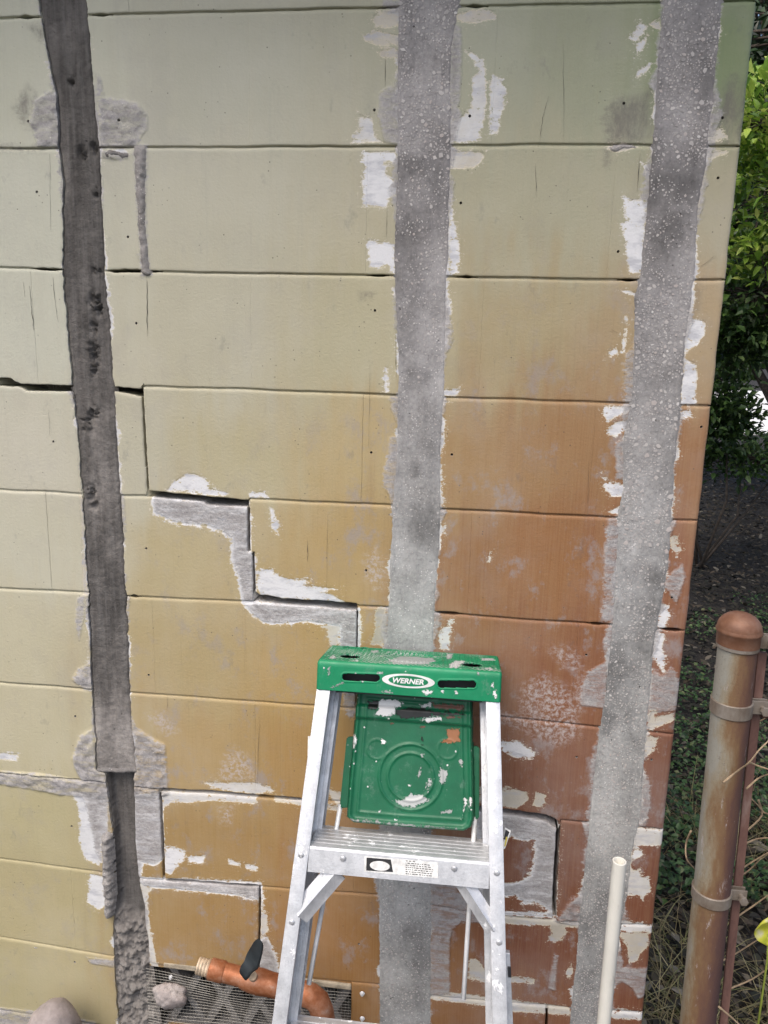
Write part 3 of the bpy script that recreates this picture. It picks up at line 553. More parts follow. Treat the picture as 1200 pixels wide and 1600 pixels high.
# grout strips
zof = lambda y, x=200: wx(x, y)[1]
def strip_mesh(i):
    step = .003; zt, zb = Z0+COURSE*2, .0; Z = np.arange(zt, zb, -step); L = SF[i][0](Z)-.004; Rr = SF[i][1](Z)+.004
    nx = int(max(Rr-L)/step); u = np.linspace(0, 1, nx); X = L[:, None]+(Rr-L)[:, None]*u; Zg = np.repeat(Z[:, None], nx, 1)
    ed = np.minimum(X-L[:, None], Rr[:, None]-X)-.004
    P = np.stack([X.ravel(), Zg.ravel()], 1); tone = np.ones((len(P), 4))
    n1 = fbm(X*22, Zg*9, 4, 1); n2 = fbm(X*70, Zg*70, 4, 2, .65); n3 = fbm(X*160, Zg*160, 3, 3)
    if i == 1:
        z5, z6 = zof(1205, 180), zof(1440, 205)
        Y = .0022+(n1-.5)*.006+(n2-.5)*.004+sstep(.004, -.002, ed)*.006
        # hand-packed pockets in the middle of the strip
        xc = (L+Rr)[:, None]/2
        n4 = fbm(X*210, Zg*210, 3, 6, .7)
        for (px, py, r) in [(147,470,11),(152,484,9),(146,512,8),(145,548,11),(147,563,8),(143,578,8),(146,645,9),(134,660,12),(128,240,8),(146,232,8),(140,770,10),(145,790,8),(150,300,7),(150,420,9),(110,130,6)]:
            hx, hz = wx(px, py); d = np.hypot((X-hx)*1.2, (Zg-hz)*.9)/(r*.0015); Y = Y+.011*sstep(1.3, .2, d)*sstep(.50, .62, .55*n4+.45*n2+.05)
        low = (Zg < z5); chn = low & (Zg > z6+.0*X); zz = (z5-Zg)
        rec = sstep(0, .004, zz)*sstep(.004, .012, ed+.004)
        Yc = .024+(n1-.5)*.003
        lump = sstep(z6+.022+(n2-.5)*.03, z6-.012+(n2-.5)*.03, Zg+(X-xc)*.15)
        nl = fbm(X*38, Zg*38, 4, 4, .6); nl2 = abs(fbm(X*85, Zg*85, 3, 5)-.5)*2
        Yl = .016-.026*(nl-.35)-.018*(1-nl2)*nl-.022*(n3-.5)+sstep(.010, 0, ed)*.01
        Ylow = Yc*(1-lump)+Yl*lump; Y = np.where(low, Y*(1-rec)+Ylow*rec, Y)
        tv = 1.0+(n1-.5)*.9+(n2-.5)*.5
        wet = sstep(.25, .75, fbm(X*9, Zg*3.2, 3, 7)); tv = tv*(1.12-.30*wet)
        pale = sstep(zof(1060, 180), zof(1165, 180), Zg+(n1-.5)*.10)*sstep(zof(1215, 180), zof(1204, 180), Zg)*1.5+.5*sstep(.56, .70, fbm(X*14, Zg*5, 4, 4))+.55*sstep(.03, .0, np.hypot(X-wx(145, 780)[0], (Zg-wx(145, 780)[1])*.45))
        tv = tv*(1+pale*1.1); tv = np.where(low, tv*(1-lump)*1.25+lump*2.0, tv)
        tv = np.where(Zg > zof(240, 120), tv*.86, tv)
        tone[:, :3] = np.clip(tv, .3, 3).ravel()[:, None]*np.array([1.0, 1.0, .99])
    else:
        Y = -.0006+(n1-.5)*.003+(n3-.5)*.0012+sstep(.001, -.003, ed)*.003
        # trowel marks and shallow edges
        py = (1.0-(Zg-.29)/1.87)
        nb = fbm(X*7+i, Zg*4.5, 5, 3, .62); nt = fbm(X*30+Zg*12, Zg*26-X*9, 4, 5, .6); tv = 1.04+(n1-.5)*.7+(nb-.5)*.9+(nt-.5)*.5
        warmt = sstep(.9, 1.9, Zg)       # warmer grey grout above, cooler paste below
        base = np.stack([tv*(.98+.02*warmt), tv*(1.02-.03*warmt), tv*(1.04-.02*warmt)], -1)*(1.22-.22*warmt)[..., None]
        dk = np.zeros_like(X)
        spots = {2: [(655,590,.03,.03),(650,735,.02,.02),(660,1500,.03,.07),(640,260,.05,.03),(660,820,.05,.05)], 3: [(1103,128,.02,.05),(1060,290,.05,.05),(960,1040,.022,.07),(950,1130,.02,.04),(1025,905,.02,.03),(1050,360,.04,.05),(985,470,.015,.05)]}[i]
        for sx, sy, rx, rz in spots:
            hx, hz = wx(sx, sy); dk = np.maximum(dk, sstep(1.2, .2, np.hypot((X-hx)/rx, (Zg-hz)/rz)+(n2-.5)*.9))
        base *= (1-.38*dk)[..., None]; tone[:, :3] = np.clip(base, .3, 2).reshape(-1, 3)
    nz = len(Z); V = np.stack([X.ravel(), Y.ravel(), Zg.ravel()], 1)
    F = [(a*nx+b, (a+1)*nx+b, (a+1)*nx+b+1, a*nx+b+1) for a in range(nz-1) for b in range(nx-1)]
    o = mesh_obj('concrete_strip', V, F, M['strip_dark' if i == 1 else 'strip_ground'], WALL, True); cattr(o.data, 'tone', tone)
    tag(o, label={1: 'dark rough grout strip with open channel at its foot', 2: 'grey ground concrete strip behind the ladder', 3: 'grey concrete strip with white stones near the wall corner'}[i])
    def ysurf(x, z):
        a = min(nz-1, max(0, int((zt-z)/step))); b = min(nx-1, max(0, int((x-L[a])/(Rr[a]-L[a])*(nx-1)+.5))); return float(Y[a, b])
    return o, ysurf
SM = {i: strip_mesh(i) for i in (1, 2, 3)}; ST = {i: SM[i][0] for i in SM}
# exposed white stones in strips 2 and 3
def stones(i, bands):
    V = []; F = []; r0 = np.random.default_rng(40+i); used = {}
    for (y0, y1, cnt, rmin, rmax, skew) in bands:
        for _ in range(int(cnt*(1.8 if i == 2 else 3.2))):
            py = r0.uniform(y0, y1); z = wx(650 if i == 2 else 1010, py)[1]; l = float(SF[i][0](z))+.002; r = float(SF[i][1](z))-.002
            q = r0.random(); q = q**skew if skew >= 1 else 1-(1-q)**(1/skew); x = l+(r-l)*q
            if vnoise(np.array([x*40.]), np.array([z*40.]), i)[0] < .30: continue
            rad = rmin+(rmax-rmin)*r0.random()**1.7; key = (int(x/.009), int(z/.009)); bad = False
            for a in (-1, 0, 1):
                for b in (-1, 0, 1):
                    for (ux, uz, ur) in used.get((key[0]+a, key[1]+b), []):
                        if math.hypot(ux-x, uz-z) < (ur+rad)*.95: bad = True
            if bad: continue
            used.setdefault(key, []).append((x, z, rad))
            n = r0.integers(4, 7); a0 = r0.random()*6.28; el = r0.uniform(.42, 1.0); ro = r0.random()*3.14; b = len(V)
            ys = SM[i][1](x, z); V.append((x, ys-.00050, z))
            for k in range(n):
                an = a0+k*6.283/n; rr = rad*r0.uniform(.6, 1.2); ex, ez = rr*math.cos(an), rr*math.sin(an)*el
                V.append((x+ex*math.cos(ro)-ez*math.sin(ro), ys-.00042, z+ex*math.sin(ro)+ez*math.cos(ro)))
            for k in range(n): V.append((V[b+1+k][0], ys+.003, V[b+1+k][2]))
            F += [(b, b+1+(k+1) % n, b+1+k) for k in range(n)]+[(b+1+k, b+1+(k+1) % n, b+1+n+(k+1) % n, b+1+n+k) for k in range(n)]
    o = mesh_obj('exposed_aggregate', V, F, M['stone'], ST[i]); tag(o, kind='stuff')
    bm = bmesh.new(); bm.from_mesh(o.data); bmesh.ops.recalc_face_normals(bm, faces=bm.faces[:]); bm.to_mesh(o.data); bm.free()
stones(2, [(-60, 250, 3000, .0015, .0052, 1), (250, 450, 330, .001, .0034, .7), (450, 640, 300, .0009, .0028, .45), (640, 830, 120, .0009, .0022, .8), (830, 1010, 90, .0008, .0018, .6), (1200, 1600, 1300, .0009, .0032, 1)])
stones(3, [(-60, 130, 480, .0012, .0046, 1), (130, 250, 420, .0012, .0050, .9), (250, 430, 130, .001, .003, 1.5), (430, 700, 1050, .0013, .0056, 1), (700, 880, 800, .0014, .0066, .9), (880, 1050, 300, .001, .0042, 1), (1050, 1240, 300, .0009, .0034, 1), (1240, 1620, 1100, .0008, .003, 1)])
# broken lip of old grout left of the open channel
def lump_mesh(name, outline, thick, mat, parent, seed=0, tonev=2.0, y0=.004):
    po = poly_w(outline); step = .0025; lo = po.min(0)-.004; hi = po.max(0)+.004
    xs = np.arange(lo[0], hi[0], step); zs = np.arange(hi[1], lo[1], -step); X, Z = np.meshgrid(xs, zs); P = np.stack([X.ravel(), Z.ravel()], 1)
    s = sdf(P, po)+(fbm(P[:, 0]*120, P[:, 1]*120, 3, seed)-.5)*.006; prof = np.sqrt(np.clip(-s/.008, 0, 1)); nn = fbm(P[:, 0]*75, P[:, 1]*75, 4, seed+1, .65)
    y = y0-prof*thick*(.55+.9*nn); keep = s < .002; nx = len(xs); V = np.stack([P[:, 0], y, P[:, 1]], 1)
    idm = -np.ones(len(P), int); idm[keep] = np.arange(keep.sum()); F = []
    for a in range(len(zs)-1):
        for b in range(nx-1):
            q = [idm[a*nx+b], idm[(a+1)*nx+b], idm[(a+1)*nx+b+1], idm[a*nx+b+1]]
            if min(q) >= 0: F.append(q)
    o = mesh_obj(name, V[keep], F, mat, parent, True); cattr(o.data, 'tone', np.tile([tonev, tonev, tonev, 1], (int(keep.sum()), 1))); return o
lump_mesh('grout_lip', [(160, 1303), (168, 1298), (177, 1303), (182, 1395), (178, 1433), (165, 1430), (161, 1364)], .020, M['rough_conc'], WALL, 2, 1.15)
lump_mesh('grout_lip', [(150, 1199), (215, 1200), (216, 1207), (190, 1209), (150, 1206)], .010, M['rough_conc'], WALL, 4, .7)
lump_mesh('mortar_smear', [(160, 236), (172, 232), (206, 238), (204, 246), (193, 251), (184, 246), (174, 251), (163, 249)], .008, M['rough_conc'], WALL, 5, .8)
lump_mesh('mortar_smear', [(208, 226), (231, 226), (229, 333), (233, 400), (238, 430), (232, 434), (220, 430), (217, 390), (213, 330)], .0100, M['rough_conc'], WALL, 6, 1.15)
lump_mesh('mortar_smear', [(945, 232), (965, 224), (985, 226), (1000, 231), (975, 234), (962, 240), (950, 238)], .006, M['rough_conc'], WALL, 7, 1.5)
lump_mesh('mortar_smear', [(45, 1473), (72, 1482), (68, 1490), (62, 1484), (56, 1487), (48, 1480)], .005, M['rough_conc'], WALL, 3, 1.6)

M['hair'] = NT('hairline_crack_dirt'); M['hair'].set('Base Color', (.075, .07, .06, 1)); M['hair'].set('Roughness', 1.); M['hair'] = M['hair'].m
def hairline(pts, w):
    P = [at(*p, -.0012) for p in pts]; Q = []
    for a, b in zip(P, P[1:]):
        for k in range(6): Q.append(a+(b-a)*(k/6))
    Q.append(P[-1]); r_h = random.Random(int(pts[0][0])); V = []
    for i_, q in enumerate(Q):
        e = w*.62*(.4+.9*r_h.random())*min(1, i_/3+.15, (len(Q)-1-i_)/3+.15)/2; jx = r_h.uniform(-.0007, .0007); V += [(q.x+jx-e, q.y, q.z), (q.x+jx, q.y-.0003, q.z), (q.x+jx+e, q.y, q.z)]
    F = []
    for i_ in range(len(Q)-1): F += [(3*i_, 3*i_+3, 3*i_+4, 3*i_+1), (3*i_+1, 3*i_+4, 3*i_+5, 3*i_+2)]
    mesh_obj('hairline_crack', V, F, M['hair'], WALL)
for pts, w in (([(602, 88), (602, 136)], .0012), ([(605, 325), (604, 372)], .0011), ([(857, 150), (848, 185), (843, 222)], .0007), ([(1000, 240), (996, 300)], .0012), ([(480, 842), (481, 878)], .0014), ([(229, 432), (230, 480), (230, 525)], .0016), ([(46, 446), (50, 490), (53, 516)], .0018), ([(82, 432), (86, 470), (91, 503)], .0010), ([(36, 440), (39, 464)], .0009), ([(78, 240), (79, 360)], .0009), ([(880, 60), (881, 225)], .0007), ([(837, 255), (838, 310)], .0009), ([(76, 640), (78, 680)], .0008), ([(618, 520), (619, 590)], .0009), ([(512, 800), (510, 935)], .0007), ([(405, 1120), (402, 1235)], .0009), ([(262, 1085), (261, 1110)], .0009), ([(920, 720), (918, 790)], .0007), ([(578, 560), (576, 700)], .0006), ([(1108, 405), (1120, 398)], .001), ([(1092, 418), (1112, 404)], .0009), ([(952, 512), (968, 522)], .0011), ([(948, 1100), (947, 1050)], .0008)): hairline(pts, w)
# unseen overhang, added above the frame to shade the top of the wall
ADDED_EAVE = empty('added_shade_overhang', (-.6, 0, 2.62), 'unseen overhang added to shade the top of the block wall', 'shade blocker')
for nm, (x0_, x1_, y0_, y1_, z0_, z1_) in {'added_soffit': (-2.2, .75, -.34, .5, 2.62, 2.64), 'added_fascia': (-2.2, .75, -.365, -.341, 2.58, 2.76), 'added_deck': (-2.2, .78, -.40, .5, 2.765, 2.79)}.items():
    tt_ = NT(nm+'_paint'); tt_.set('Base Color', (.42, .40, .34, 1)); tt_.set('Roughness', .8)
    bm = bmesh.new(); obox(bm, (x0_, y0_, (z0_+z1_)/2), (x1_, y0_, (z0_+z1_)/2), (0, 0, 1), z1_-z0_, (0, 1, 0), y1_-y0_); bm_obj(nm, bm, tt_.m, ADDED_EAVE)
# ------------------------------------------------------------------ more materials
def simple(name, col, rough=.5, metal=0., var=.15, scale=30, bumpd=0., bscale=200):
    t = NT(name); n = t.noise(scale, 5, .65)
    c = t.mix(t.mr(n, .3, .7), tuple(x*(1-var) for x in col[:3])+(1,), tuple(min(1, x*(1+var)) for x in col[:3])+(1,))
    t.set('Base Color', c); t.set('Roughness', rough); t.set('Metallic', metal)
    if bumpd: t.set('Normal', t.bump(t.noise(bscale, 4, .6), bumpd, 1.))
    return t
def make_alu():
    t = NT('worn_aluminium'); c = t.mix(t.mr(t.noise(40, 6, .7), .3, .7), (.55, .56, .58, 1), (.72, .73, .75, 1))
    br = t.noise(1, 4, .7, t.obj((400, 400, 8))); c = t.mix(t.mr(br, .5, .75, 0, .4), c, (.36, .37, .39, 1))
    sp = t.mr(t.math('ADD', t.noise(26, 6, .75, t.obj((1, 1, .6), (4, 2, 7))), t.math('MULTIPLY', t.noise(140, 3), .12)), .665, .69)
    c = t.mix(sp, c, (.80, .81, .82, 1)); dk = t.mr(t.noise(38, 6, .8, t.obj((1, 1, .5), (9, 2, 1))), .64, .72); c = t.mix(t.math('MULTIPLY', dk, .6), c, (.10, .10, .11, 1))
    t.set('Base Color', c); t.set('Metallic', t.math('MULTIPLY', t.math('SUBTRACT', 1., t.math('MAXIMUM', sp, dk)), .55)); t.set('Roughness', t.mr(t.noise(60, 4), .3, .7, .36, .55))
    t.set('Normal', t.bump(t.math('ADD', t.noise(260, 3), t.math('MULTIPLY', sp, .8)), .0006, .6)); return t.m
M['alu'] = make_alu()
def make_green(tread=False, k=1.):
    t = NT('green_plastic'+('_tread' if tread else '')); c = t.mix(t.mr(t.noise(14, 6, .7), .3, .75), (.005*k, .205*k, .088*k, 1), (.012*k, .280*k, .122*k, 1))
    wr = t.mr(t.noise(26, 7, .82, t.obj((1, 1, .6), (3, 3, 3))), .54, .70, 0, .42); c = t.mix(wr, c, (.20, .30, .25, 1))
    dots = t.mr(t.math('ADD', t.voro(70), t.math('MULTIPLY', t.noise(220, 3), .25)), .26, .20); dots = t.math('MULTIPLY', dots, t.mr(t.noise(17, 3, .6, t.obj((1, 1, 1), (7, 1, 2))), .50, .56))
    cd = t.math('ADD', t.attr('chip'), t.math('MULTIPLY_ADD', t.noise(150, 5, .78), .022, -.0098)); hasm = t.attr('splat')
    cm = t.math('MULTIPLY', t.mr(cd, .0006, -.0006), hasm)
    col = t.ramp(t.math('MULTIPLY_ADD', t.attr('ctone'), .5, .5), [(0., (.33, .14, .06, 1)), (.25, (.17, .08, .055, 1)), (.5, (.012, .014, .013, 1)), (.75, (.38, .40, .39, 1)), (1., (.80, .80, .79, 1))])
    c = t.mix(dots, c, (.72, .73, .71, 1)); c = t.mix(cm, c, col)
    t.set('Base Color', c); t.set('Roughness', t.mr(t.noise(50, 4), .3, .7, .34, .55)); h = t.math('MULTIPLY', t.noise(300, 3), .0002)
    h = t.math('ADD', h, t.math('MULTIPLY', t.math('MAXIMUM', cm, dots), .0006))
    if tread:
        a = t.n.new('ShaderNodeTexWave'); b = t.n.new('ShaderNodeTexWave')
        for w, rz in ((a, 35), (b, -35)):
            m = t.n.new('ShaderNodeMapping'); m.inputs['Rotation'].default_value = (0, 0, R_(rz)); t.l.new(t.co.outputs['Object'], m.inputs[0]); t.l.new(m.outputs[0], w.inputs[0]); w.inputs['Scale'].default_value = 48
        g = t.math('MAXIMUM', t.mr(a.outputs['Fac'], .7, .95), t.mr(b.outputs['Fac'], .7, .95)); h = t.math('ADD', h, t.math('MULTIPLY', g, .0012))
        wear = t.math('MULTIPLY', g, t.mr(t.noise(9, 5, .7), .42, .6)); c2 = t.mix(t.math('MULTIPLY', wear, .8), c, (.50, .54, .51, 1))
        big = t.mr(t.noise(20, 6, .75, t.obj((1, 1, 1), (1, 5, 2))), .60, .66, 0, .75); c2 = t.mix(big, c2, (.42, .42, .41, 1)); t.set('Base Color', c2)
    t.set('Normal', t.bump(h, 1., .8)); return t.m
M['green'] = make_green(); M['green_top'] = make_green(True); M['green_shaded'] = make_green(False, .50)  # last one, for the shelf, has the shade under the cap in its colour
M['white'] = simple('white_print', (.80, .80, .78), .45).m; M['black'] = simple('black_print', (.02, .02, .022), .5).m; M['ggreen'] = simple('logo_green', (.008, .21, .09), .4).m
M['sticker'] = simple('faded_sticker', (.72, .72, .70), .5, 0, .2, 120).m; M['yellow'] = simple('yellow_sticker', (.62, .50, .08), .5).m
M['steel'] = simple('zinc_steel', (.78, .79, .80), .35, .25).m
M['black_plastic'] = simple('black_lever_plastic', (.022, .028, .032), .45, 0, .3, 40).m
M['rubber'] = simple('black_rubber', (.02, .02, .02), .8).m
t = simple('copper', (.60, .24, .13), .42, .55, .25, 45); M['copper'] = t.m
t2 = NT('tarnished_copper'); n = t2.noise(34, 6, .7); cc_ = t2.ramp(n, [(.25, (.20, .065, .03, 1)), (.45, (.36, .13, .055, 1)), (.6, (.46, .22, .13, 1)), (.75, (.54, .40, .34, 1))]); t2.set('Base Color', cc_); t2.set('Metallic', .4); t2.set('Roughness', .5); t2.set('Normal', t2.bump(t2.noise(160, 3), .0004, .6)); M['copper'] = t2.m
M['brass'] = simple('dull_brass_thread', (.58, .46, .33), .5, .35, .3, 60).m
t = simple('cream_pvc', (.70, .68, .61), .42, 0, .06, 12); cb = t.b.inputs['Base Color'].links[0].from_socket
t.set('Base Color', t.mix(t.mr(t.noise(40, 6, .75, t.obj((1, 1, .3))), .55, .72, 0, .6), cb, (.40, .36, .29, 1))); M['pvc'] = t.m
M['pvc_in'] = simple('pvc_inside', (.45, .44, .40), .6).m
t = NT('river_rock'); c = t.ramp(t.noise(14, 7, .7), [(.25, (.20, .175, .165, 1)), (.5, (.35, .30, .285, 1)), (.75, (.47, .43, .41, 1))]); t.set('Base Color', t.mix(t.mr(t.noise(120, 3), .55, .7, 0, .5), c, (.25, .22, .2, 1))); t.set('Roughness', .8); t.set('Normal', t.bump(t.noise(60, 5, .7), .003, .7)); M['rock'] = t.m
def make_rust():
    t = NT('rusting_galvanised_steel'); n = t.noise(13, 8, .72, t.obj((1.6, 1.6, .4))); g = t.n.new('ShaderNodeSeparateXYZ'); t.l.new(t.co.outputs['Object'], g.inputs[0])
    side = t.math('MULTIPLY_ADD', t.math('SUBTRACT', g.outputs[0], .447), 21., t.math('MULTIPLY_ADD', n, 2.0, -1.0))    # zinc survives on the sheltered side
    hz = t.mr(g.outputs[2], .2, 1.15, .36, .02, False); side = t.math('ADD', side, hz)
    c = t.ramp(t.math('ADD', t.math('MULTIPLY', side, .62), .41), [(.08, (.30, .29, .25, 1)), (.22, (.27, .225, .155, 1)), (.38, (.200, .120, .060, 1)), (.56, (.150, .078, .048, 1)), (.76, (.105, .055, .047, 1)), (1., (.08, .043, .043, 1))])
    fl = t.mr(t.noise(60, 6, .78, t.obj((1, 1, .25), (2, 2, 2))), .60, .66, 0, .6); c = t.mix(fl, c, (.46, .42, .42, 1))
    c = t.mix(t.mr(t.noise(220, 4, .7), .55, .75, 0, .5), c, (.10, .055, .045, 1))
    t.set('Base Color', c); t.set('Roughness', .72); t.set('Metallic', .08); t.set('Normal', t.bump(t.noise(240, 5, .7), .0009, .8)); return t.m
M['rust'] = make_rust()
t = NT('rusty_cap'); t.set('Base Color', t.ramp(t.noise(26, 6, .7), [(.25, (.12, .055, .034, 1)), (.5, (.20, .095, .055, 1)), (.75, (.28, .17, .12, 1))])); t.set('Roughness', .5); t.set('Metallic', .2); t.set('Normal', t.bump(t.noise(180, 4), .0006, .7)); M['rustcap'] = t.m
t = NT('weathered_zinc_band'); t.set('Base Color', t.ramp(t.noise(30, 6, .7, t.obj((1, 1, .6))), [(.3, (.13, .09, .065, 1)), (.5, (.22, .185, .15, 1)), (.75, (.33, .30, .27, 1))])); t.set('Roughness', .55); t.set('Metallic', .25); M['zinc'] = t.m
t = NT('rusty_bar'); t.set('Base Color', t.ramp(t.noise(40, 6, .7, t.obj((1, 1, .3))), [(.3, (.10, .05, .042, 1)), (.55, (.18, .095, .075, 1)), (.8, (.30, .22, .19, 1))])); t.set('Roughness', .8); M['rustbar'] = t.m

# ------------------------------------------------------------------ step ladder, folded and leaning on the wall
LS = .38; LN = math.sqrt(1+LS*LS)
q0 = at(638, 1088, -.163); LCN = q0.y-LS*q0.z
NB = Vector((0, 1, -LS))/LN; AD = Vector((0, -LS, -1))/LN; NX = Vector((1, 0, 0))
def lp(px, py, off=0.):
    d = ray(px, py); c = LCN+off*LN; t = (c-(CAM[1]-LS*CAM[2]))/(d[1]-LS*d[2]); return Vector(CAM+d*t)
def z1(x, y): return (400+x/2.857, 980+y/2.857)
def z2(x, y): return (400+x/2.857, 1270+y/2.857)
def ext(a, b, z): k = (z-a.z)/(b.z-a.z); return a+(b-a)*k
LAD = empty('step_ladder', (-.09, -.5, 0), 'paint-splattered aluminium step ladder with green top leaning folded against the wall', 'ladder')
def prism(bm, sec, p0, p1, e1, e2):
    a = [bm.verts.new(Vector(p0)+e1*d+e2*h) for d, h in sec]; b = [bm.verts.new(Vector(p1)+e1*d+e2*h) for d, h in sec]; n = len(sec)
    for k in range(n): bm.faces.new((a[k], a[(k+1) % n], b[(k+1) % n], b[k]))
    bm.faces.new(a[::-1]); bm.faces.new(b); bmesh.ops.recalc_face_normals(bm, faces=bm.faces[:])
rails = {}
for side, (ot, ob, it, ib) in {-1: ((496, 1078), (424.5, 1600), (514.5, 1079), (447.5, 1600)), 1: ((782, 1097), (794.5, 1600), (758.5, 1096), (768, 1600))}.items():
    a = (lp(*ot)+lp(*it))/2; b = (lp(*ob)+lp(*ib))/2; w = .0235; d = (b-a).normalized(); top = a-d*.03; bot = ext(a, b, .018); sx = NX*side; rails[side] = (a, b, w)
    bm = bmesh.new(); obox(bm, top, bot, NX, w, NB, .0022, .0007)
    obox(bm, top+sx*(w/2-.0011)+NB*.0022, bot+sx*(w/2-.0011)+NB*.0022, NX, .0022, NB, .058)
    obox(bm, top+NB*.060, bot+NB*.060, NX, w, NB, .0022, .0007)
    obox(bm, top-sx*(w/2-.0009)+NB*.0022, bot-sx*(w/2-.0009)+NB*.0022, NX, .0018, NB, .006)
    o = bm_obj('front_rail', bm, M['alu'], LAD); auto_smooth(o)
    off = -sx*.009+NB*.0635
    bm = bmesh.new(); t_, b_ = top+off+d*.02, bot+off
    obox(bm, t_, b_, NX, .021, NB, .002, .0006); obox(bm, t_+sx*.0095+NB*.002, b_+sx*.0095+NB*.002, NX, .002, NB, .028); obox(bm, t_+NB*.030, b_+NB*.030, NX, .021, NB, .002)
    o = bm_obj('rear_rail', bm, M['alu'], LAD); auto_smooth(o)
    for nm, p in (('rubber_foot', bot), ('rubber_foot', b_)):
        bm = bmesh.new(); p = p.copy(); obox(bm, (p.x, p.y+.0, 0.002), (p.x, p.y+.0, .05), NX, .031, (0, 1, 0), .055 if p is not b_ else .034, .003); bm_obj(nm, bm, M['rubber'], LAD)
def rail_x(side, z): a, b, w = rails[side]; return ext(a, b, z)
# steps
def step(zf, first=False):
    l = rail_x(-1, zf); r = rail_x(1, zf); l = Vector((l.x+.011, l.y, zf))+NB*.0015; r = Vector((r.x-.011, r.y, zf))+NB*.0015
    e1 = Vector((0, math.cos(R_(9)), -math.sin(R_(9)))); e2 = AD*-1.0
    sec = [(0, -.040), (0, -.004), (.001, 0)]
    for k in range(6): b = .004+k*.012; sec += [(b, .0005), (b+.0065, .0005), (b+.0074, -.0003), (b+.0108, -.0003)]
    sec += [(.078, .0005), (.079, -.004), (.079, -.030), (.0768, -.030), (.0768, -.0042), (.0024, -.0042), (.0024, -.034), (.007, -.040)]
    bm = bmesh.new(); prism(bm, sec, l, r, e1, e2); o = bm_obj('step', bm, M['alu'], LAD); return o, l, r, e1, e2
zs1 = (lp(*z2(240, 150)).z+lp(*z2(1050, 225)).z)/2
st1 = step(zs1); zs2 = lp(500, 1646).z
st2 = step(zs2); st3 = step(max(.13, zs2-(zs1-zs2)*1.0)) if zs2-(zs1-zs2) > .08 else None
# rivets
def rivet(p, r=.0052, par=LAD, nrm=None):
    bm = bmesh.new(); bmesh.ops.create_uvsphere(bm, u_segments=12, v_segments=6, radius=r)
    bmesh.ops.scale(bm, vec=(1, .45, 1), verts=bm.verts); bmesh.ops.translate(bm, vec=p, verts=bm.verts); return bm_obj('rivet', bm, M['alu'], par, True)
for x, y in ((200, 190), (388, 205), (885, 250), (1075, 270), (160, 490), (1085, 580)): rivet(lp(*z2(x, y), -.0006))
# diagonal braces under the step
for (a, b, w0) in (((362, 258), (192, 455), .036), ((918, 296), (1062, 520), .028)):
    p = lp(*z2(*a), .012); q = lp(*z2(*b), .006); d = (q-p).normalized(); sd_ = d.cross(NB).normalized()
    bm = bmesh.new(); sec = [(0, -w0/2), (-.003, -w0*.25), (-.009, 0), (-.003, w0*.25), (0, w0/2), (.003, w0/2), (.003, -w0/2)]
    prism(bm, sec, p, q, NB, sd_); o = bm_obj('brace', bm, M['alu'], LAD); auto_smooth(o, 25)
# shelf rods
for top, bot in ((z1(378, 790), z2(236, 765)), (z1(977, 845), z2(926, 832))):
    bm = bmesh.new(); p = lp(*top, .069); q = lp(*bot, .069); tube(bm, [p, p+(q-p)*.5, q], .0041, 10); bm_obj('shelf_rod', bm, M['steel'], LAD, True)
# pail shelf (hangs folded below the cap)
SO = .052
def st(px, py): p = lp(px, py, SO); return (p.x, (p-q0).dot(AD))
def shelf_pos(x, t, o): b = q0+NB*SO; p = Vector((x, b.y, b.z))+AD*t; return p+NB*(o)
outl = np.array([st(*z1(*p)) for p in [(450, 262), (968, 306), (970, 525), (975, 700), (976, 855), (962, 897), (928, 915), (640, 896), (432, 876), (402, 850), (404, 800), (430, 500), (440, 400)]])
outl[:, 1] -= 0
step_ = .002; lo = outl.min(0); hi = outl.max(0); xs = np.arange(lo[0]-.004, hi[0]+.004, step_); ts = np.arange(lo[1]-.004, hi[1]+.004, step_)
Xg, Tg = np.meshgrid(xs, ts); P = np.stack([Xg.ravel(), Tg.ravel()], 1); s = sdf(P, outl)
dep = np.zeros(len(P)); rim_ = lambda v, c, w: np.exp(-((v-c)/w)**2)
dep -= .005*rim_(s, -.006, .003); dep += .012*sstep(-.003, .001, s); dep -= .0022*rim_(s, -.020, .0016)
cx, ct = st(*z1(690, 668)); rr = np.hypot(P[:, 0]-cx, P[:, 1]-ct); dep -= .0032*rim_(rr, .0545, .0016); dep -= .0030*rim_(rr, .0395, .0016)
for (bx, by) in ((540, 545), (855, 545)):
    ax_, at_ = st(*z1(bx, by)); r2 = np.hypot(P[:, 0]-ax_, P[:, 1]-at_); dep -= .0014*rim_(r2, .0165, .0012)
bart = st(*z1(690, 392))[1]; dep -= .006*sstep(.014, .008, abs(P[:, 1]-bart))
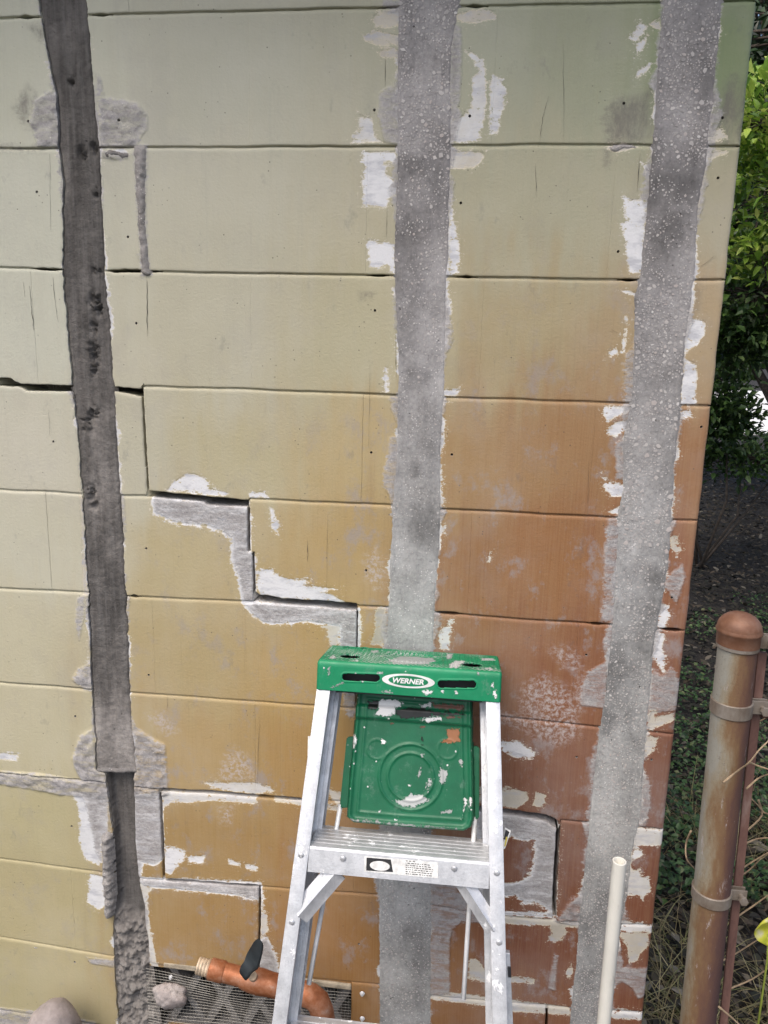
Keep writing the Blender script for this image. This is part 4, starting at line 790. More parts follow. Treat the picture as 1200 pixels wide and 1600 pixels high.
SPL = [(1, [(528,350),(560,318),(640,325),(662,343),(622,360),(622,385),(585,402),(530,388),(548,366)]), (1, [(555,290),(585,282),(612,300),(570,300)]), (0, [(498,330),(545,322),(560,350),(540,372),(500,365)]), (0, [(625,365),(700,352),(790,366),(785,400),(660,410),(625,390)]), (0, [(780,372),(940,380),(940,396),(790,394)]), (1, [(722,412),(780,398),(832,393),(832,411),(790,420),(772,432)]), (.8, [(730,345),(785,333),(782,357),(745,360)]),
       (-.5, [(786,338),(935,345),(930,372),(790,364)]), (-.5, [(830,394),(930,392),(925,404),(835,410)]), (-1, [(850,448),(912,452),(912,512),(888,522),(820,516),(852,492)]), (1, [(553,505),(566,498),(582,510),(575,526),(558,522)]), (.55, [(820,618),(860,648),(838,712),(818,690)]), (.6, [(608,776),(650,768),(690,742),(742,748),(780,768),(742,796),(690,806),(650,800)]), (.6, [(770,678),(792,674),(772,736),(750,730)]), (.9, [(928,750),(942,772),(926,842),(916,862),(926,810)]), (.9, [(952,756),(967,762),(962,800),(948,820)]), (1, [(664,686),(676,682),(682,692),(672,700)]), (1, [(678,702),(692,700),(696,712),(682,714)]),
       (.5, [(735,560),(756,556),(750,585),(738,582)]), (.45, [(722,640),(740,600),(738,660),(722,700)]), (.5, [(905,580),(930,590),(925,625),(905,615)]), (.45, [(820,820),(880,812),(872,830),(830,836)]), (1, [(616,856),(630,854),(632,866),(618,868)]), (.8, [(545,820),(556,818),(556,830),(546,830)]), (.9, [(428,480),(452,470),(450,520),(434,545)]), (-.5, [(598,420),(620,420),(618,434),(600,434)]), (-.5, [(732,436),(760,440),(755,456),(735,452)]), (0, [(738,490),(752,495),(748,528),(740,528)]), (.35, [(420,852),(640,872),(900,896),(900,905),(640,884),(420,866)])]
chip = np.full(len(P), FAR); ton = np.ones(len(P))
for tn, po in SPL:
    pw = np.array([st(*z1(*p)) for p in po]); i = near(P, pw)
    if len(i): v = sdf(P[i], pw); m = v < chip[i]; chip[i] = np.where(m, v, chip[i]); ton[i] = np.where(m, tn, ton[i])
keep = s < .0015; idm = -np.ones(len(P), int); idm[keep] = np.arange(keep.sum()); nx = len(xs)
V = [shelf_pos(P[k, 0], P[k, 1], dep[k]) for k in np.nonzero(keep)[0]]; F = []
for a in range(len(ts)-1):
    for b in range(nx-1):
        q = [idm[a*nx+b], idm[(a+1)*nx+b], idm[(a+1)*nx+b+1], idm[a*nx+b+1]]
        if min(q) >= 0: F.append(q)
sh = mesh_obj('pail_shelf', V, F, M['green_shaded'], LAD, True); fattr(sh.data, 'chip', chip[keep]); fattr(sh.data, 'ctone', ton[keep]); fattr(sh.data, 'splat', np.ones(keep.sum()))
mo = sh.modifiers.new('thick', 'SOLIDIFY'); mo.thickness = .005; mo.offset = -1
for po in ([(404, 492), (442, 490), (412, 806), (372, 810)], [(966, 530), (998, 536), (996, 856), (974, 862)]):
    c = [lp(*z1(*p), SO+.012) for p in po]; bm = bmesh.new(); f = [bm.verts.new(v) for v in c]; g = [bm.verts.new(v+NB*.014) for v in c]
    bm.faces.new(f); bm.faces.new(g[::-1])
    for k in range(4): bm.faces.new((f[k], f[(k+1) % 4], g[(k+1) % 4], g[k]))
    bmesh.ops.recalc_face_normals(bm, faces=bm.faces[:]); bmesh.ops.bevel(bm, geom=bm.edges[:], offset=.002, segments=2, affect='EDGES'); bm_obj('side_flap', bm, M['green_shaded'], sh)
# top cap: hollow moulded shell with slots and tool holes cut through
def evaluated(o):
    dg = bpy.context.evaluated_depsgraph_get(); me = bpy.data.meshes.new_from_object(o.evaluated_get(dg)); return me
zfb = CAMH-.565; FB0 = Vector((-.2312, -.165, zfb)); FB1 = Vector((.0815, -.165, zfb)); EY = Vector((0, 1, 0)); EZ = Vector((0, 0, 1))
outer = [(0, 0), (.0075, .0430), (.0100, .0475), (.0140, .0490), (.1440, .0240), (.1490, .0205), (.1500, .0150), (.1500, -.030)]
inner = [(.1465, -.030), (.1465, .0140), (.143, .0195), (.0150, .0440), (.0125, .0425), (.0110, .0400), (.0036, 0)]
def cap_top(px, py):   # pixel -> point on the sloping cap top
    a = FB0+EY*.014+EZ*.049; n = Vector((0, .025, .13)).normalized(); d = Vector(ray(px, py)); c = Vector(CAM); return c+d*((a-c).dot(n)/d.dot(n)), n
def cap_front(px, py):
    n = Vector((0, -.043, .0075)).normalized(); d = Vector(ray(px, py)); c = Vector(CAM); return c+d*((FB0-c).dot(n)/d.dot(n)), n
PF = np.array(outer); seg_ = np.hypot(*np.diff(PF, axis=0).T); SA = np.concatenate([[0], np.cumsum(seg_)])
g_ = .0012; ss = np.arange(0, SA[-1]+1e-6, g_); xs = np.arange(FB0.x, FB1.x+1e-6, g_)
pd = np.interp(ss, SA, PF[:, 0]); ph = np.interp(ss, SA, PF[:, 1])
kk = np.ones(5)/5; pd[2:-2] = np.convolve(pd, kk, 'valid'); ph[2:-2] = np.convolve(ph, kk, 'valid')
tn_d = np.gradient(pd); tn_h = np.gradient(ph); ln_ = np.hypot(tn_d, tn_h); nd, nh = -tn_h/ln_, tn_d/ln_
Xc, Sc = np.meshgrid(xs, ss); PCs = np.stack([Xc.ravel(), Sc.ravel()], 1)
def s_top(px, py): p, _ = cap_top(px, py); return np.array([p.x, SA[3]+math.hypot(p.y+.165-.014, p.z-zfb-.049)])
def s_front(px, py): p, _ = cap_front(px, py); return np.array([p.x, math.hypot(p.y+.165, p.z-zfb)])
hs = np.full(len(PCs), 1.)
for (x, y, r) in ((420, 131, .0165), (965, 169, .0165), (405, 90, .0065), (485, 95, .0065)): c = s_top(*z1(x, y)); hs = np.minimum(hs, np.hypot(PCs[:, 0]-c[0], PCs[:, 1]-c[1])-r)
for (xa, ya, xb, yb) in ((387, 222, 550, 228), (814, 253, 980, 256)):
    a = s_front(*z1(xa, ya))+[.005, 0]; b = s_front(*z1(xb, yb))-[.005, 0]; e = b-a; w = PCs-a; t_ = np.clip((w@e)/(e@e), 0, 1); hs = np.minimum(hs, np.hypot(*(w-t_[:, None]*e).T)-.0052)
keep = hs > 0; lift = np.zeros(len(PCs)); top = (PCs[:, 1] > SA[3]+.006) & (PCs[:, 1] < SA[4]-.006)
lift += .0010*np.exp(-((hs-.0022)/.0012)**2)*(hs < .01)                        # raised lips round the openings
c = s_top(*z1(700, 140)); er = np.hypot((PCs[:, 0]-c[0])/.052, (PCs[:, 1]-c[1])/.038); lift += .0022*np.exp(-((er-1)/.045)**2)+.0014*np.exp(-((er-.70)/.05)**2)
dia = np.maximum(abs(((PCs[:, 0]/.0085+PCs[:, 1]/.0060) % 1)-.5), abs(((PCs[:, 0]/.0085-PCs[:, 1]/.0060) % 1)-.5)); lift += np.where(top & (er > 1.08) & (hs > .004), .0009*sstep(.36, .46, dia), 0)
lift -= .003*(sstep(.004, 0, PCs[:, 0]-FB0.x)+sstep(.004, 0, FB1.x-PCs[:, 0]))
V = np.stack([PCs[:, 0], -.165+(pd[:, None]+0*Xc).ravel()+np.repeat(nd, len(xs))*lift, zfb+(ph[:, None]+0*Xc).ravel()+np.repeat(nh, len(xs))*lift], 1)
CSP = [(1, 'f', [(738,283),(765,278),(790,285),(785,300),(760,306),(742,298)]), (1, 'f', [(827,280),(842,280),(844,296),(828,297)]), (.9, 'f', [(884,285),(896,278),(900,300),(886,303)]), (1, 'f', [(1052,282),(1075,276),(1082,312),(1066,322),(1052,306)]), (1, 'f', [(1050,262),(1062,232),(1070,236),(1060,272)]), (.5, 'f', [(316,178),(334,178),(330,222),(320,222)]), (.6, 'f', [(540,208),(568,196),(560,216)]), (.45, 'f', [(330,268),(400,236),(404,240),(352,276)]), (.45, 'f', [(560,290),(590,280),(612,298),(590,296)]), (.4, 'f', [(985,195),(1000,195),(1000,215),(985,215)]), (.35, 'f', [(1030,292),(1040,290),(1042,306),(1030,306)]), (.8, 'f', [(436,208),(446,205),(450,214),(438,216)]), (.7, 'f', [(470,238),(482,236),(484,244),(472,246)]),
       (.7, 't', [(415,152),(440,150),(470,158),(440,164)]), (.45, 't', [(590,150),(640,130),(720,132),(790,140),(810,155),(760,168),(680,166),(610,164)]), (.7, 't', [(860,165),(890,150),(940,152),(900,182),(862,184)]), (.6, 't', [(1010,190),(1050,178),(1060,195),(1020,200)]), (.5, 't', [(510,105),(550,103),(548,114),(515,116)]), (.55, 't', [(320,140),(350,120),(360,140),(330,152)]), (.6, 't', [(1000,140),(1060,138),(1070,150),(1005,152)]), (.5, 't', [(850,120),(880,118),(880,140),(850,145)])]
chip = np.full(len(PCs), FAR); ton = np.ones(len(PCs))
for tn, w_, po in CSP:
    pw = np.array([(s_front if w_ == 'f' else s_top)(*z1(*p)) for p in po]); i = near(PCs, pw, .01)
    if len(i): v = sdf(PCs[i], pw); m = v < chip[i]; chip[i] = np.where(m, v, chip[i]); ton[i] = np.where(m, tn, ton[i])
idm = -np.ones(len(PCs), int); idm[keep] = np.arange(keep.sum()); nx = len(xs); F = []; mi = []
for a in range(len(ss)-1):
    base_ = idm[a*nx:(a+1)*nx]; nxt_ = idm[(a+1)*nx:(a+2)*nx]; ok_ = np.nonzero((base_[:-1] >= 0) & (base_[1:] >= 0) & (nxt_[:-1] >= 0) & (nxt_[1:] >= 0))[0]
    F += [(base_[b], base_[b+1], nxt_[b+1], nxt_[b]) for b in ok_]; mi += [1 if SA[3] < ss[a] < SA[4] else 0]*len(ok_)
cap = mesh_obj('top_cap', V[keep], F, M['green'], LAD, True); cap.data.materials.append(M['green_top']); cap.data.polygons.foreach_set('material_index', mi)
fattr(cap.data, 'chip', chip[keep]); fattr(cap.data, 'ctone', ton[keep]); fattr(cap.data, 'splat', np.ones(keep.sum()))
md = cap.modifiers.new('thick', 'SOLIDIFY'); md.thickness = .0032; md.offset = -1
bm = bmesh.new(); obox(bm, (FB0.x+.03, -.140, zfb+.008), (FB1.x-.03, -.140, zfb+.008), EZ, .044, EY, .06); bm_obj('slot_dark_block', bm, simple('dark_slot_fill', (.05, .05, .052), .6, .3).m, cap)  # dark block added inside the cap so its slots look unlit
for x in (FB0.x+.002, FB1.x-.005):
    bm = bmesh.new(); prism(bm, [(.0040, .001), (.0105, .0415), (.0155, .0445), (.143, .0200), (.1465, .0150), (.1465, -.029)], Vector((x, -.165, zfb)), Vector((x+.003, -.165, zfb)), EY, EZ); bm_obj('cap_end', bm, M['green'], cap)
# oval badge with lettering
pc_, nf = cap_front(*z1(680, 240)); e2 = nf.cross(NX).normalized(); e2 = e2 if e2.z > 0 else -e2
e1 = (cap_front(*z1(760, 246))[0]-cap_front(*z1(600, 234))[0]).normalized()
def ell(name, rx, ry, h, mat):
    V = [pc_+nf*h]+[pc_+nf*h+e1*rx*math.cos(a)+e2*ry*math.sin(a) for a in np.linspace(0, 6.28318, 65)[:-1]]; n_ = 64
    B_ = [v-nf*(h+.0003) for v in V[1:]]; F = [(0, 1+k, 1+(k+1) % n_) for k in range(n_)]+[(1+k, 65+k, 65+(k+1) % n_, 1+(k+1) % n_) for k in range(n_)]
    o = mesh_obj(name, V+B_, F, mat, cap); bm = bmesh.new(); bm.from_mesh(o.data); bmesh.ops.recalc_face_normals(bm, faces=bm.faces[:]); bm.to_mesh(o.data); bm.free(); return o
badge = ell('badge', .0445, .0118, .0006, M['white'])
ell('badge_centre', .0335, .0088, .0009, M['ggreen'])
def text_mesh(name, body, size, width, origin, ex, ey, nrm, mat, parent, shear=0., bold=0., h=.0004):
    cu = bpy.data.curves.new(name, 'FONT'); cu.body = body; cu.size = 1; cu.shear = shear; cu.offset = bold; cu.align_x = 'CENTER'; cu.align_y = 'CENTER'; cu.extrude = .0; cu.fill_mode = 'FRONT'; cu.resolution_u = 3
    tmp = bpy.data.objects.new('tmp', cu); COL.objects.link(tmp); me = evaluated(tmp); bpy.data.objects.remove(tmp)
    co_ = np.array([v.co[:] for v in me.vertices]); w0 = co_[:, 0].max()-co_[:, 0].min(); h0 = co_[:, 1].max()-co_[:, 1].min()
    cx_ = (co_[:, 0].max()+co_[:, 0].min())/2; cy_ = (co_[:, 1].max()+co_[:, 1].min())/2
    for v in me.vertices: x, y = (v.co.x-cx_)/w0*width, (v.co.y-cy_)/h0*size; v.co = origin+ex*x+ey*y+nrm*h
    me.materials.clear(); me.materials.append(mat); o = bpy.data.objects.new(name, me); return link(o, parent)
text_mesh('badge_lettering', 'WERNER', .0092, .0530, pc_, e1, e2, nf, M['white'], cap, .22, .035, .0013)
# warning label on the step and worn stickers on the rails
so_, l_, r_, e1s, e2s = st1
def on_step(x, y, h=.0006): p = lp(*z2(x, y), .0015); return p-NB*h
def quad(name, pts, mat, parent): 
    o = mesh_obj(name, pts, [(0, 1, 2, 3)], mat, parent); md_ = o.modifiers.new('t', 'SOLIDIFY'); md_.thickness = .0003; return o
lab = quad('warning_label', [on_step(483, 262), on_step(812, 292), on_step(814, 222), on_step(485, 193)], M['sticker'], so_)
quad('label_print', [on_step(492, 257, .0010), on_step(612, 264, .0010), on_step(602, 208, .0010), on_step(494, 199, .0010)], M['black'], lab)
pcl = on_step(553, 236, .0014); ex_ = (on_step(812, 292)-on_step(483, 262)).normalized(); ey_ = -AD
mesh_obj('label_print', [pcl+ex_*.0165*math.cos(a)+ey_*.0075*math.sin(a) for a in np.linspace(0, 6.28318, 33)[:-1]], [tuple(range(32))], M['sticker'], lab)
rr_ = random.Random(5)
for row in range(7):      # unreadable lines of small print
    x = 668
    while x < 770-(row == 0)*60+(row > 2)*18:
        w = rr_.uniform(3, 13); ya = 212+row*9.5+(x-668)*.09; quad('label_print', [on_step(x, ya+3.2, .0010), on_step(x+w, ya+3.2+w*.09, .0010), on_step(x+w, ya+w*.09, .0010), on_step(x, ya, .0010)], M['black'], lab); x += w+rr_.uniform(3, 6)
def rail_sticker(pts, mat, off): return quad('sticker', [lp(*z1(*p), off) for p in pts], mat, LAD)
rail_sticker([(228, 692), (246, 690), (254, 488), (232, 486)], M['sticker'], .030)
rail_sticker([(230, 682), (244, 650), (258, 612), (240, 590)], M['black'], .0292)
o = quad('sticker', [lp(*z2(1100, 165), .03), lp(*z2(1112, 160), .03), lp(*z2(1138, 80), .03), lp(*z2(1112, 65), .03)], M['sticker'], LAD)
quad('sticker', [lp(*z2(1106, 118), .0292), lp(*z2(1116, 122), .0292), lp(*z2(1132, 86), .0292), lp(*z2(1114, 74), .0292)], M['black'], LAD)
quad('sticker', [lp(*z2(1108, 150), .0285), lp(*z2(1114, 150), .0285), lp(*z2(1124, 110), .0285), lp(*z2(1116, 106), .0285)], M['yellow'], LAD)
for (a, b) in (((1120, 625), (1134, 943)),):
    p = lp(*z2(*a), .05); q = lp(*z2(*b), .05); bm = bmesh.new(); obox(bm, p, ext(p, q, .1), NX, .010, NB, .014, .001); bm_obj('spreader_bar', bm, M['alu'], LAD)
bm = bmesh.new(); obox(bm, lp(*z2(1131, 690), .046), lp(*z2(1133, 735), .046), NX, .005, NB, .004); bm_obj('spreader_clip', bm, M['black'], LAD)

# ------------------------------------------------------------------ foundation vent with wire screen
VENT = empty('foundation_vent', (-.39, 0, vz0), 'concrete foundation vent behind rusty wire screen, low in the wall', 'vent')
t = NT('vent_concrete'); t.set('Base Color', concrete_color(t, (.19, .185, .18))); t.set('Roughness', .9); M['vent'] = t.m
bm = bmesh.new(); cx0, cx1 = vx0+.004, vx1-.002; vzt, vzb = vz1-.002, vz0+.006
for a, b in (((cx0, vzt-.012), (cx1, vzt-.012)), ((cx0, vzb+.012), (cx1, vzb+.012))): obox(bm, (a[0], .030, a[1]), (b[0], .030, b[1]), (0, 0, 1), .024, (0, 1, 0), .06)
nseg = 5
for k in range(nseg):
    xa = cx0+(cx1-cx0)*k/nseg; xb = cx0+(cx1-cx0)*(k+1)/nseg
    obox(bm, (xa, .032, vzb+.02), (xb, .032, vzt-.02), (0, 0, 1), .032, (0, 1, 0), .05); obox(bm, (xa, .033, vzt-.02), (xb, .033, vzb+.02), (0, 0, 1), .032, (0, 1, 0), .05)
bm_obj('vent_lattice', bm, M['vent'], VENT)
bm = bmesh.new(); obox(bm, (vx0, .17, (vz0+vz1)/2), (vx1, .17, (vz0+vz1)/2), (0, 0, 1), .22, (0, 1, 0), .01); t = simple('unlit_void', (.02, .02, .02), .9); bm_obj('cavity_dark_sheet', bm, t.m, VENT)  # near-black sheet stands in for the shade inside the vent cavity
bm = bmesh.new(); obox(bm, (vx0+.006, -.001, vz1-.001), (vx1-.001, -.001, vz1-.006), (0, 0, 1), .014, (0, 1, 0), .03, .003); bm_obj('sill', bm, simple('pale_mortar', (.42, .36, .27), .9, 0, .3, 40, .001).m, VENT)
wx_, wv = [], []
sv = []; sf = []
def wire(p, q):
    r = .00045; b = len(sv); d = Vector(q)-Vector(p); a = Vector((0, 1, 0)); u = d.cross(a).normalized()*r; v = a*r
    for e in (p, q):
        e = Vector(e); sv.extend([e+u, e+v, e-u, e-v])
    sf.extend([(b+k, b+(k+1) % 4, b+4+(k+1) % 4, b+4+k) for k in range(4)])
sx0, sx1, sz1, sz0 = vx0-.03, vx1+.0, vz1-.005, vz0-.01; pit = .0075
bulge = lambda x, z: -.006-.012*math.sin(math.pi*min(1, max(0, (x-sx0)/(sx1-sx0))))*(.6+.4*math.sin(z*40+x*9))
for x in np.arange(sx0, sx1, pit):
    zz = np.linspace(sz1, sz0, 14); pts = [(x+.0012*math.sin(z*90+x*50), bulge(x, z), z) for z in zz]
    for a, b in zip(pts, pts[1:]): wire(a, b)
for z in np.arange(sz0, sz1, pit):
    xx = np.linspace(sx0, sx1, 40); pts = [(x, bulge(x, z)-.0009, z+.0025*math.sin(x*22+z*30)) for x in xx]
    for a, b in zip(pts, pts[1:]): wire(a, b)
o = mesh_obj('wire_screen', sv, sf, simple('galvanised_wire', (.26, .25, .225), .5, .5, .3, 30).m, VENT); tag(o, kind='stuff')
for px, py in ((566, 1553), (566, 1592), (267, 1527)):
    p = at(px, py, -.008); bm = bmesh.new(); bmesh.ops.create_cone(bm, cap_ends=True, segments=16, radius1=.0055, radius2=.0045, depth=.002, matrix=Matrix.Translation(p) @ Matrix.Rotation(R_(90), 4, 'X')); bmesh.ops.create_cone(bm, cap_ends=True, segments=6, radius1=.003, radius2=.003, depth=.004, matrix=Matrix.Translation(p+Vector((0, -.0022, 0))) @ Matrix.Rotation(R_(90), 4, 'X')); bm_obj('screw', bm, M['steel'], VENT)

# ------------------------------------------------------------------ copper pipe with ball valve
PY = -.105
def cp(px, py, y=PY): return at(px, py, y)
PIPE = empty('copper_pipe', (cp(503, 1620).x, PY, 0), 'copper water pipe with black-handled ball valve and open threaded end beside the ladder foot', 'pipe')
def tpart(name, pts, rad, mat, n=20, par=PIPE):
    bm = bmesh.new(); tube(bm, pts, rad, n); o = bm_obj(name, bm, mat, par); auto_smooth(o, 40); return o
A = cp(309, 1508.5); Bp = cp(470, 1550.5); dp = (Bp-A)
L_ = lambda k: A+dp*k
pr = .0175
ths = [(.0+i*.0145, .0155+(.0012 if i % 2 else 0)) for i in range(9)]
tpart('threaded_end', [L_(k) for k, r in ths], [r for k, r in ths], M['brass'])
tpart('thread_bore', [L_(-.004), L_(.06)], [.0125, .0125], M['black'])
tpart('coupling', [L_(.115), L_(.125), L_(.25), L_(.262)], [.0170, .0205, .0205, .0188], M['copper'])
tpart('pipe_run', [L_(.26), L_(.45), L_(.7), L_(1.0)], [.0185, .0185, .0180, .0178], M['copper'])
vb = tpart('valve_body', [L_(.42), L_(.46), L_(.52), L_(.60), L_(.66), L_(.70), L_(.78), L_(.80)], [.0185, .0215, .0235, .0245, .0235, .0225, .0225, .0188], M['copper'], 10)
tpart('elbow', [L_(.96), L_(1.0), cp(486, 1556), cp(497, 1565), cp(503, 1580), cp(505, 1592), cp(506, 1600)], [.0185, .0225, .0230, .0232, .0230, .0228, .0222], M['copper'])
e_ = cp(506, 1600); tpart('riser', [cp(505.5, 1595), Vector((e_.x, PY, 0.0))], [.0185, .0185], M['copper'])
# lever: a bent flat wing on a short stem
up_n = Vector((0, -.55, .83)); c0 = L_(.56)
tpart('valve_stem', [c0, c0+up_n*.034], .0085, M['brass'], 12, vb)
h0, h1 = cp(379, 1527, PY-.035), cp(409, 1472, PY-.035); hd = (h1-h0)
bm = bmesh.new(); wd = hd.cross(up_n).normalized(); prof = [(0, .010, .000), (.12, .0135, .001), (.30, .0130, -.004), (.5, .0185, -.010), (.68, .0165, -.006), (.86, .0135, .001), (1., .007, .002)]
rows = []
for k, w, hgt in prof:
    c = h0+hd*k+up_n*hgt; rows.append([bm.verts.new(c-wd*w), bm.verts.new(c+wd*w), bm.verts.new(c+wd*w*.9+up_n*.009), bm.verts.new(c-wd*w*.9+up_n*.009)])
for a, b in zip(rows, rows[1:]):
    for k in range(4): bm.faces.new((a[k], a[(k+1) % 4], b[(k+1) % 4], b[k]))
bm.faces.new(rows[0][::-1]); bm.faces.new(rows[-1]); bmesh.ops.recalc_face_normals(bm, faces=bm.faces[:]); bmesh.ops.bevel(bm, geom=bm.edges[:], offset=.0016, segments=2, affect='EDGES')
o = bm_obj('lever', bm, M['black_plastic'], vb); auto_smooth(o, 40)

# ------------------------------------------------------------------ rocks
def rock(name, c, r, label, seed, amp=.10):
    bm = bmesh.new(); bmesh.ops.create_icosphere(bm, subdivisions=5, radius=1); 
    for v in bm.verts:
        n = v.co.copy(); k = 1+amp*(float(fbm(np.array([n.x*1.1+seed]), np.array([n.y*1.1+n.z*.9]), 3, seed)[0])-.5)+.05*(float(fbm(np.array([n.x*5+seed]), np.array([n.z*5+n.y*3]), 3, seed+1)[0])-.5)
        v.co = Vector((n.x*r[0], n.y*r[1], n.z*r[2]))*k+Vector(c)
    o = bm_obj(name, bm, M['rock'], None, True); return tag(o, label, 'rock')
rt_ = at(80, 1567, -.085); rock('rock', (rt_.x, -.085, rt_.z-.10), (.058, .055, .10), 'rounded pinkish rock at the wall foot by the dark grout strip', 2)
rs_ = at(263, 1564, -.035); rock('rock', (rs_.x, -.02, rs_.z), (.036, .024, .031), 'small grey cobble wedged at the end of the vent screen', 5, .7)
# ------------------------------------------------------------------ white plastic pipe
pt = at(968, 1345, -.27); pb = at(943, 1600, -.27); pb = ext(pt, pb, 0)
PVC = empty('plastic_pipe', pb, 'cream plastic pipe standing open-ended in front of the wall corner', 'pipe')
bm = bmesh.new(); n_ = 28; ro, ri = .0107, .0080; rings = []
d_ = (pb-pt).normalized(); u_ = d_.cross(EY).normalized(); v_ = d_.cross(u_)
for (p, r) in ((pb, ro), (pt+d_*.0006, ro), (pt, ro-.0006), (pt, ri+.0004), (pt+d_*.0006, ri), (pt+d_*.12, ri)): rings.append([bm.verts.new(p+(u_*math.cos(k*6.28318/n_)+v_*math.sin(k*6.28318/n_))*r) for k in range(n_)])
for a, b in zip(rings, rings[1:]):
    for k in range(n_): bm.faces.new((a[k], a[(k+1) % n_], b[(k+1) % n_], b[k]))
bmesh.ops.recalc_face_normals(bm, faces=bm.faces[:]); o = bm_obj('pipe_wall', bm, M['pvc'], PVC); auto_smooth(o, 40)
bm = bmesh.new(); tube(bm, [pt+d_*.05, pt+d_*.06], .0081, 20); bm_obj('pipe_plug', bm, M['pvc_in'], PVC)

# ------------------------------------------------------------------ fence post with bands
FY = -.18; ftop = at(1155, 985, FY); fbot = ext(ftop, at(1090, 1600, FY), 0)
POST = empty('fence_post', fbot, 'rusty galvanised fence post with domed cap and clamp bands at the wall corner', 'post')
def fp(z): return ext(ftop, fbot, z)
PR = .0290
def lathe(name, prof, mat, par, n=40):
    bm = bmesh.new(); rings = []
    for z, r in prof: c = fp(z); rings.append([bm.verts.new((c.x+r*math.cos(k*6.28318/n), c.y+r*math.sin(k*6.28318/n), z)) for k in range(n)])
    for a, b in zip(rings, rings[1:]):
        for k in range(n): bm.faces.new((a[k], a[(k+1) % n], b[(k+1) % n], b[k]))
    bm.faces.new(rings[0][::-1]); bm.faces.new(rings[-1]); bmesh.ops.recalc_face_normals(bm, faces=bm.faces[:]); o = bm_obj(name, bm, mat, par); auto_smooth(o, 40); return o
zt_ = ftop.z
lathe('post_tube', [(z, PR+.0003*math.sin(z*31)) for z in np.linspace(0, zt_-.004, 24)], M['rust'], POST)
lathe('domed_cap', [(zt_-.022, .0318), (zt_-.004, .0322), (zt_-.002, .0338), (zt_+.001, .0342), (zt_+.004, .0328)]+[(zt_+.004+.026*math.sin(a), .0325*math.cos(a)+.0002) for a in np.linspace(.05, 1.55, 12)], M['rustcap'], POST)
def band(zc, h, r, slack=0., bolt=True):
    bo = lathe('clamp_band', [(zc-h/2, r-.001), (zc-h/2+.001, r), (zc+h/2-.001, r), (zc+h/2, r-.001)], M['zinc'], POST)
    c = fp(zc); bm = bmesh.new()
    for dy in (-.006, .004): obox(bm, (c.x+r-.004, c.y+dy+.006, zc), (c.x+r+.026, c.y+dy+.006, zc), (0, 0, 1), h*.95, (0, 1, 0), .0022, .0004)
    bm_obj('band_lug', bm, M['zinc'], bo)
    if bolt:
        bm = bmesh.new(); tube(bm, [(c.x+r+.016, c.y-.014, zc), (c.x+r+.016, c.y+.02, zc)], .0038, 12); tube(bm, [(c.x+r+.016, c.y-.016, zc), (c.x+r+.016, c.y-.0095, zc)], .0072, 6); tube(bm, [(c.x+r+.016, c.y+.012, zc), (c.x+r+.016, c.y+.018, zc)], .0072, 8); bm_obj('bolt', bm, M['zinc'], bo)
for py, h in ((1011, .0225), (1116, .0235), (1413, .0200)): band(at(1150 if py < 1300 else 1105, py, FY-PR).z, h, PR+.0026)
b0 = at(1192, 1020, -.165); b1 = ext(b0, at(1131, 1600, -.165), 0.0); bm = bmesh.new(); obox(bm, b0, b1, NX, .0135, EY, .006, .0008); bm_obj('tension_bar', bm, M['rustbar'], POST)
r0_ = at(1190, 1112, -.165); bm = bmesh.new(); tube(bm, [r0_, r0_+Vector((.5, .03, -.01))], .010, 14); bm_obj('rail_stub', bm, M['rustbar'], POST, True)

# ------------------------------------------------------------------ ground, road and planting to the right
t = NT('dark_forest_soil'); c = t.ramp(t.noise(9, 8, .75), [(.3, (.008, .007, .006, 1)), (.5, (.018, .014, .011, 1)), (.7, (.038, .030, .023, 1))]); t.set('Base Color', t.mix(t.mr(t.noise(90, 4, .7), .55, .7, 0, .6), c, (.09, .07, .05, 1))); t.set('Roughness', .95); t.set('Normal', t.bump(t.noise(45, 6, .7), .03, .8)); M['soil'] = t.m
nx_, ny_ = 60, 60; V = []; F = []
gx = np.concatenate([np.linspace(-120, -4, 8), np.linspace(-3, 8, 45), np.linspace(9, 120, 8)]); gy = np.concatenate([np.linspace(-60, -4, 6), np.linspace(-3, 14, 60), np.linspace(16, 200, 8)])
for y in gy:
    for x in gx: V.append((x, y, -.012+(float(fbm(np.array([x*1.7]), np.array([y*1.7]), 3, 2)[0])-.5)*.05*(abs(x) < 9 and abs(y) < 12)-(.03 if abs(x) > 9 else 0)))
F = [(j*len(gx)+i, j*len(gx)+i+1, (j+1)*len(gx)+i+1, (j+1)*len(gx)+i) for j in range(len(gy)-1) for i in range(len(gx)-1)]
tag(mesh_obj('ground', V, F, M['soil'], None, True), 'dark soil strewn with leaves beside the house', None, None, 'structure')
t = simple('pale_concrete_road', (.72, .71, .68), .85, 0, .08, 3); V = [(-10, 17, .03), (60, 17, .03), (60, 45, .03), (-10, 45, .03)]
tag(mesh_obj('road', V+[(a, b, -.1) for a, b, _ in V], [(0, 1, 2, 3), (0, 4, 5, 1), (1, 5, 6, 2), (2, 6, 7, 3), (3, 7, 4, 0)], t.m), 'bright pale road glimpsed through the shrubs', None, None, 'structure')

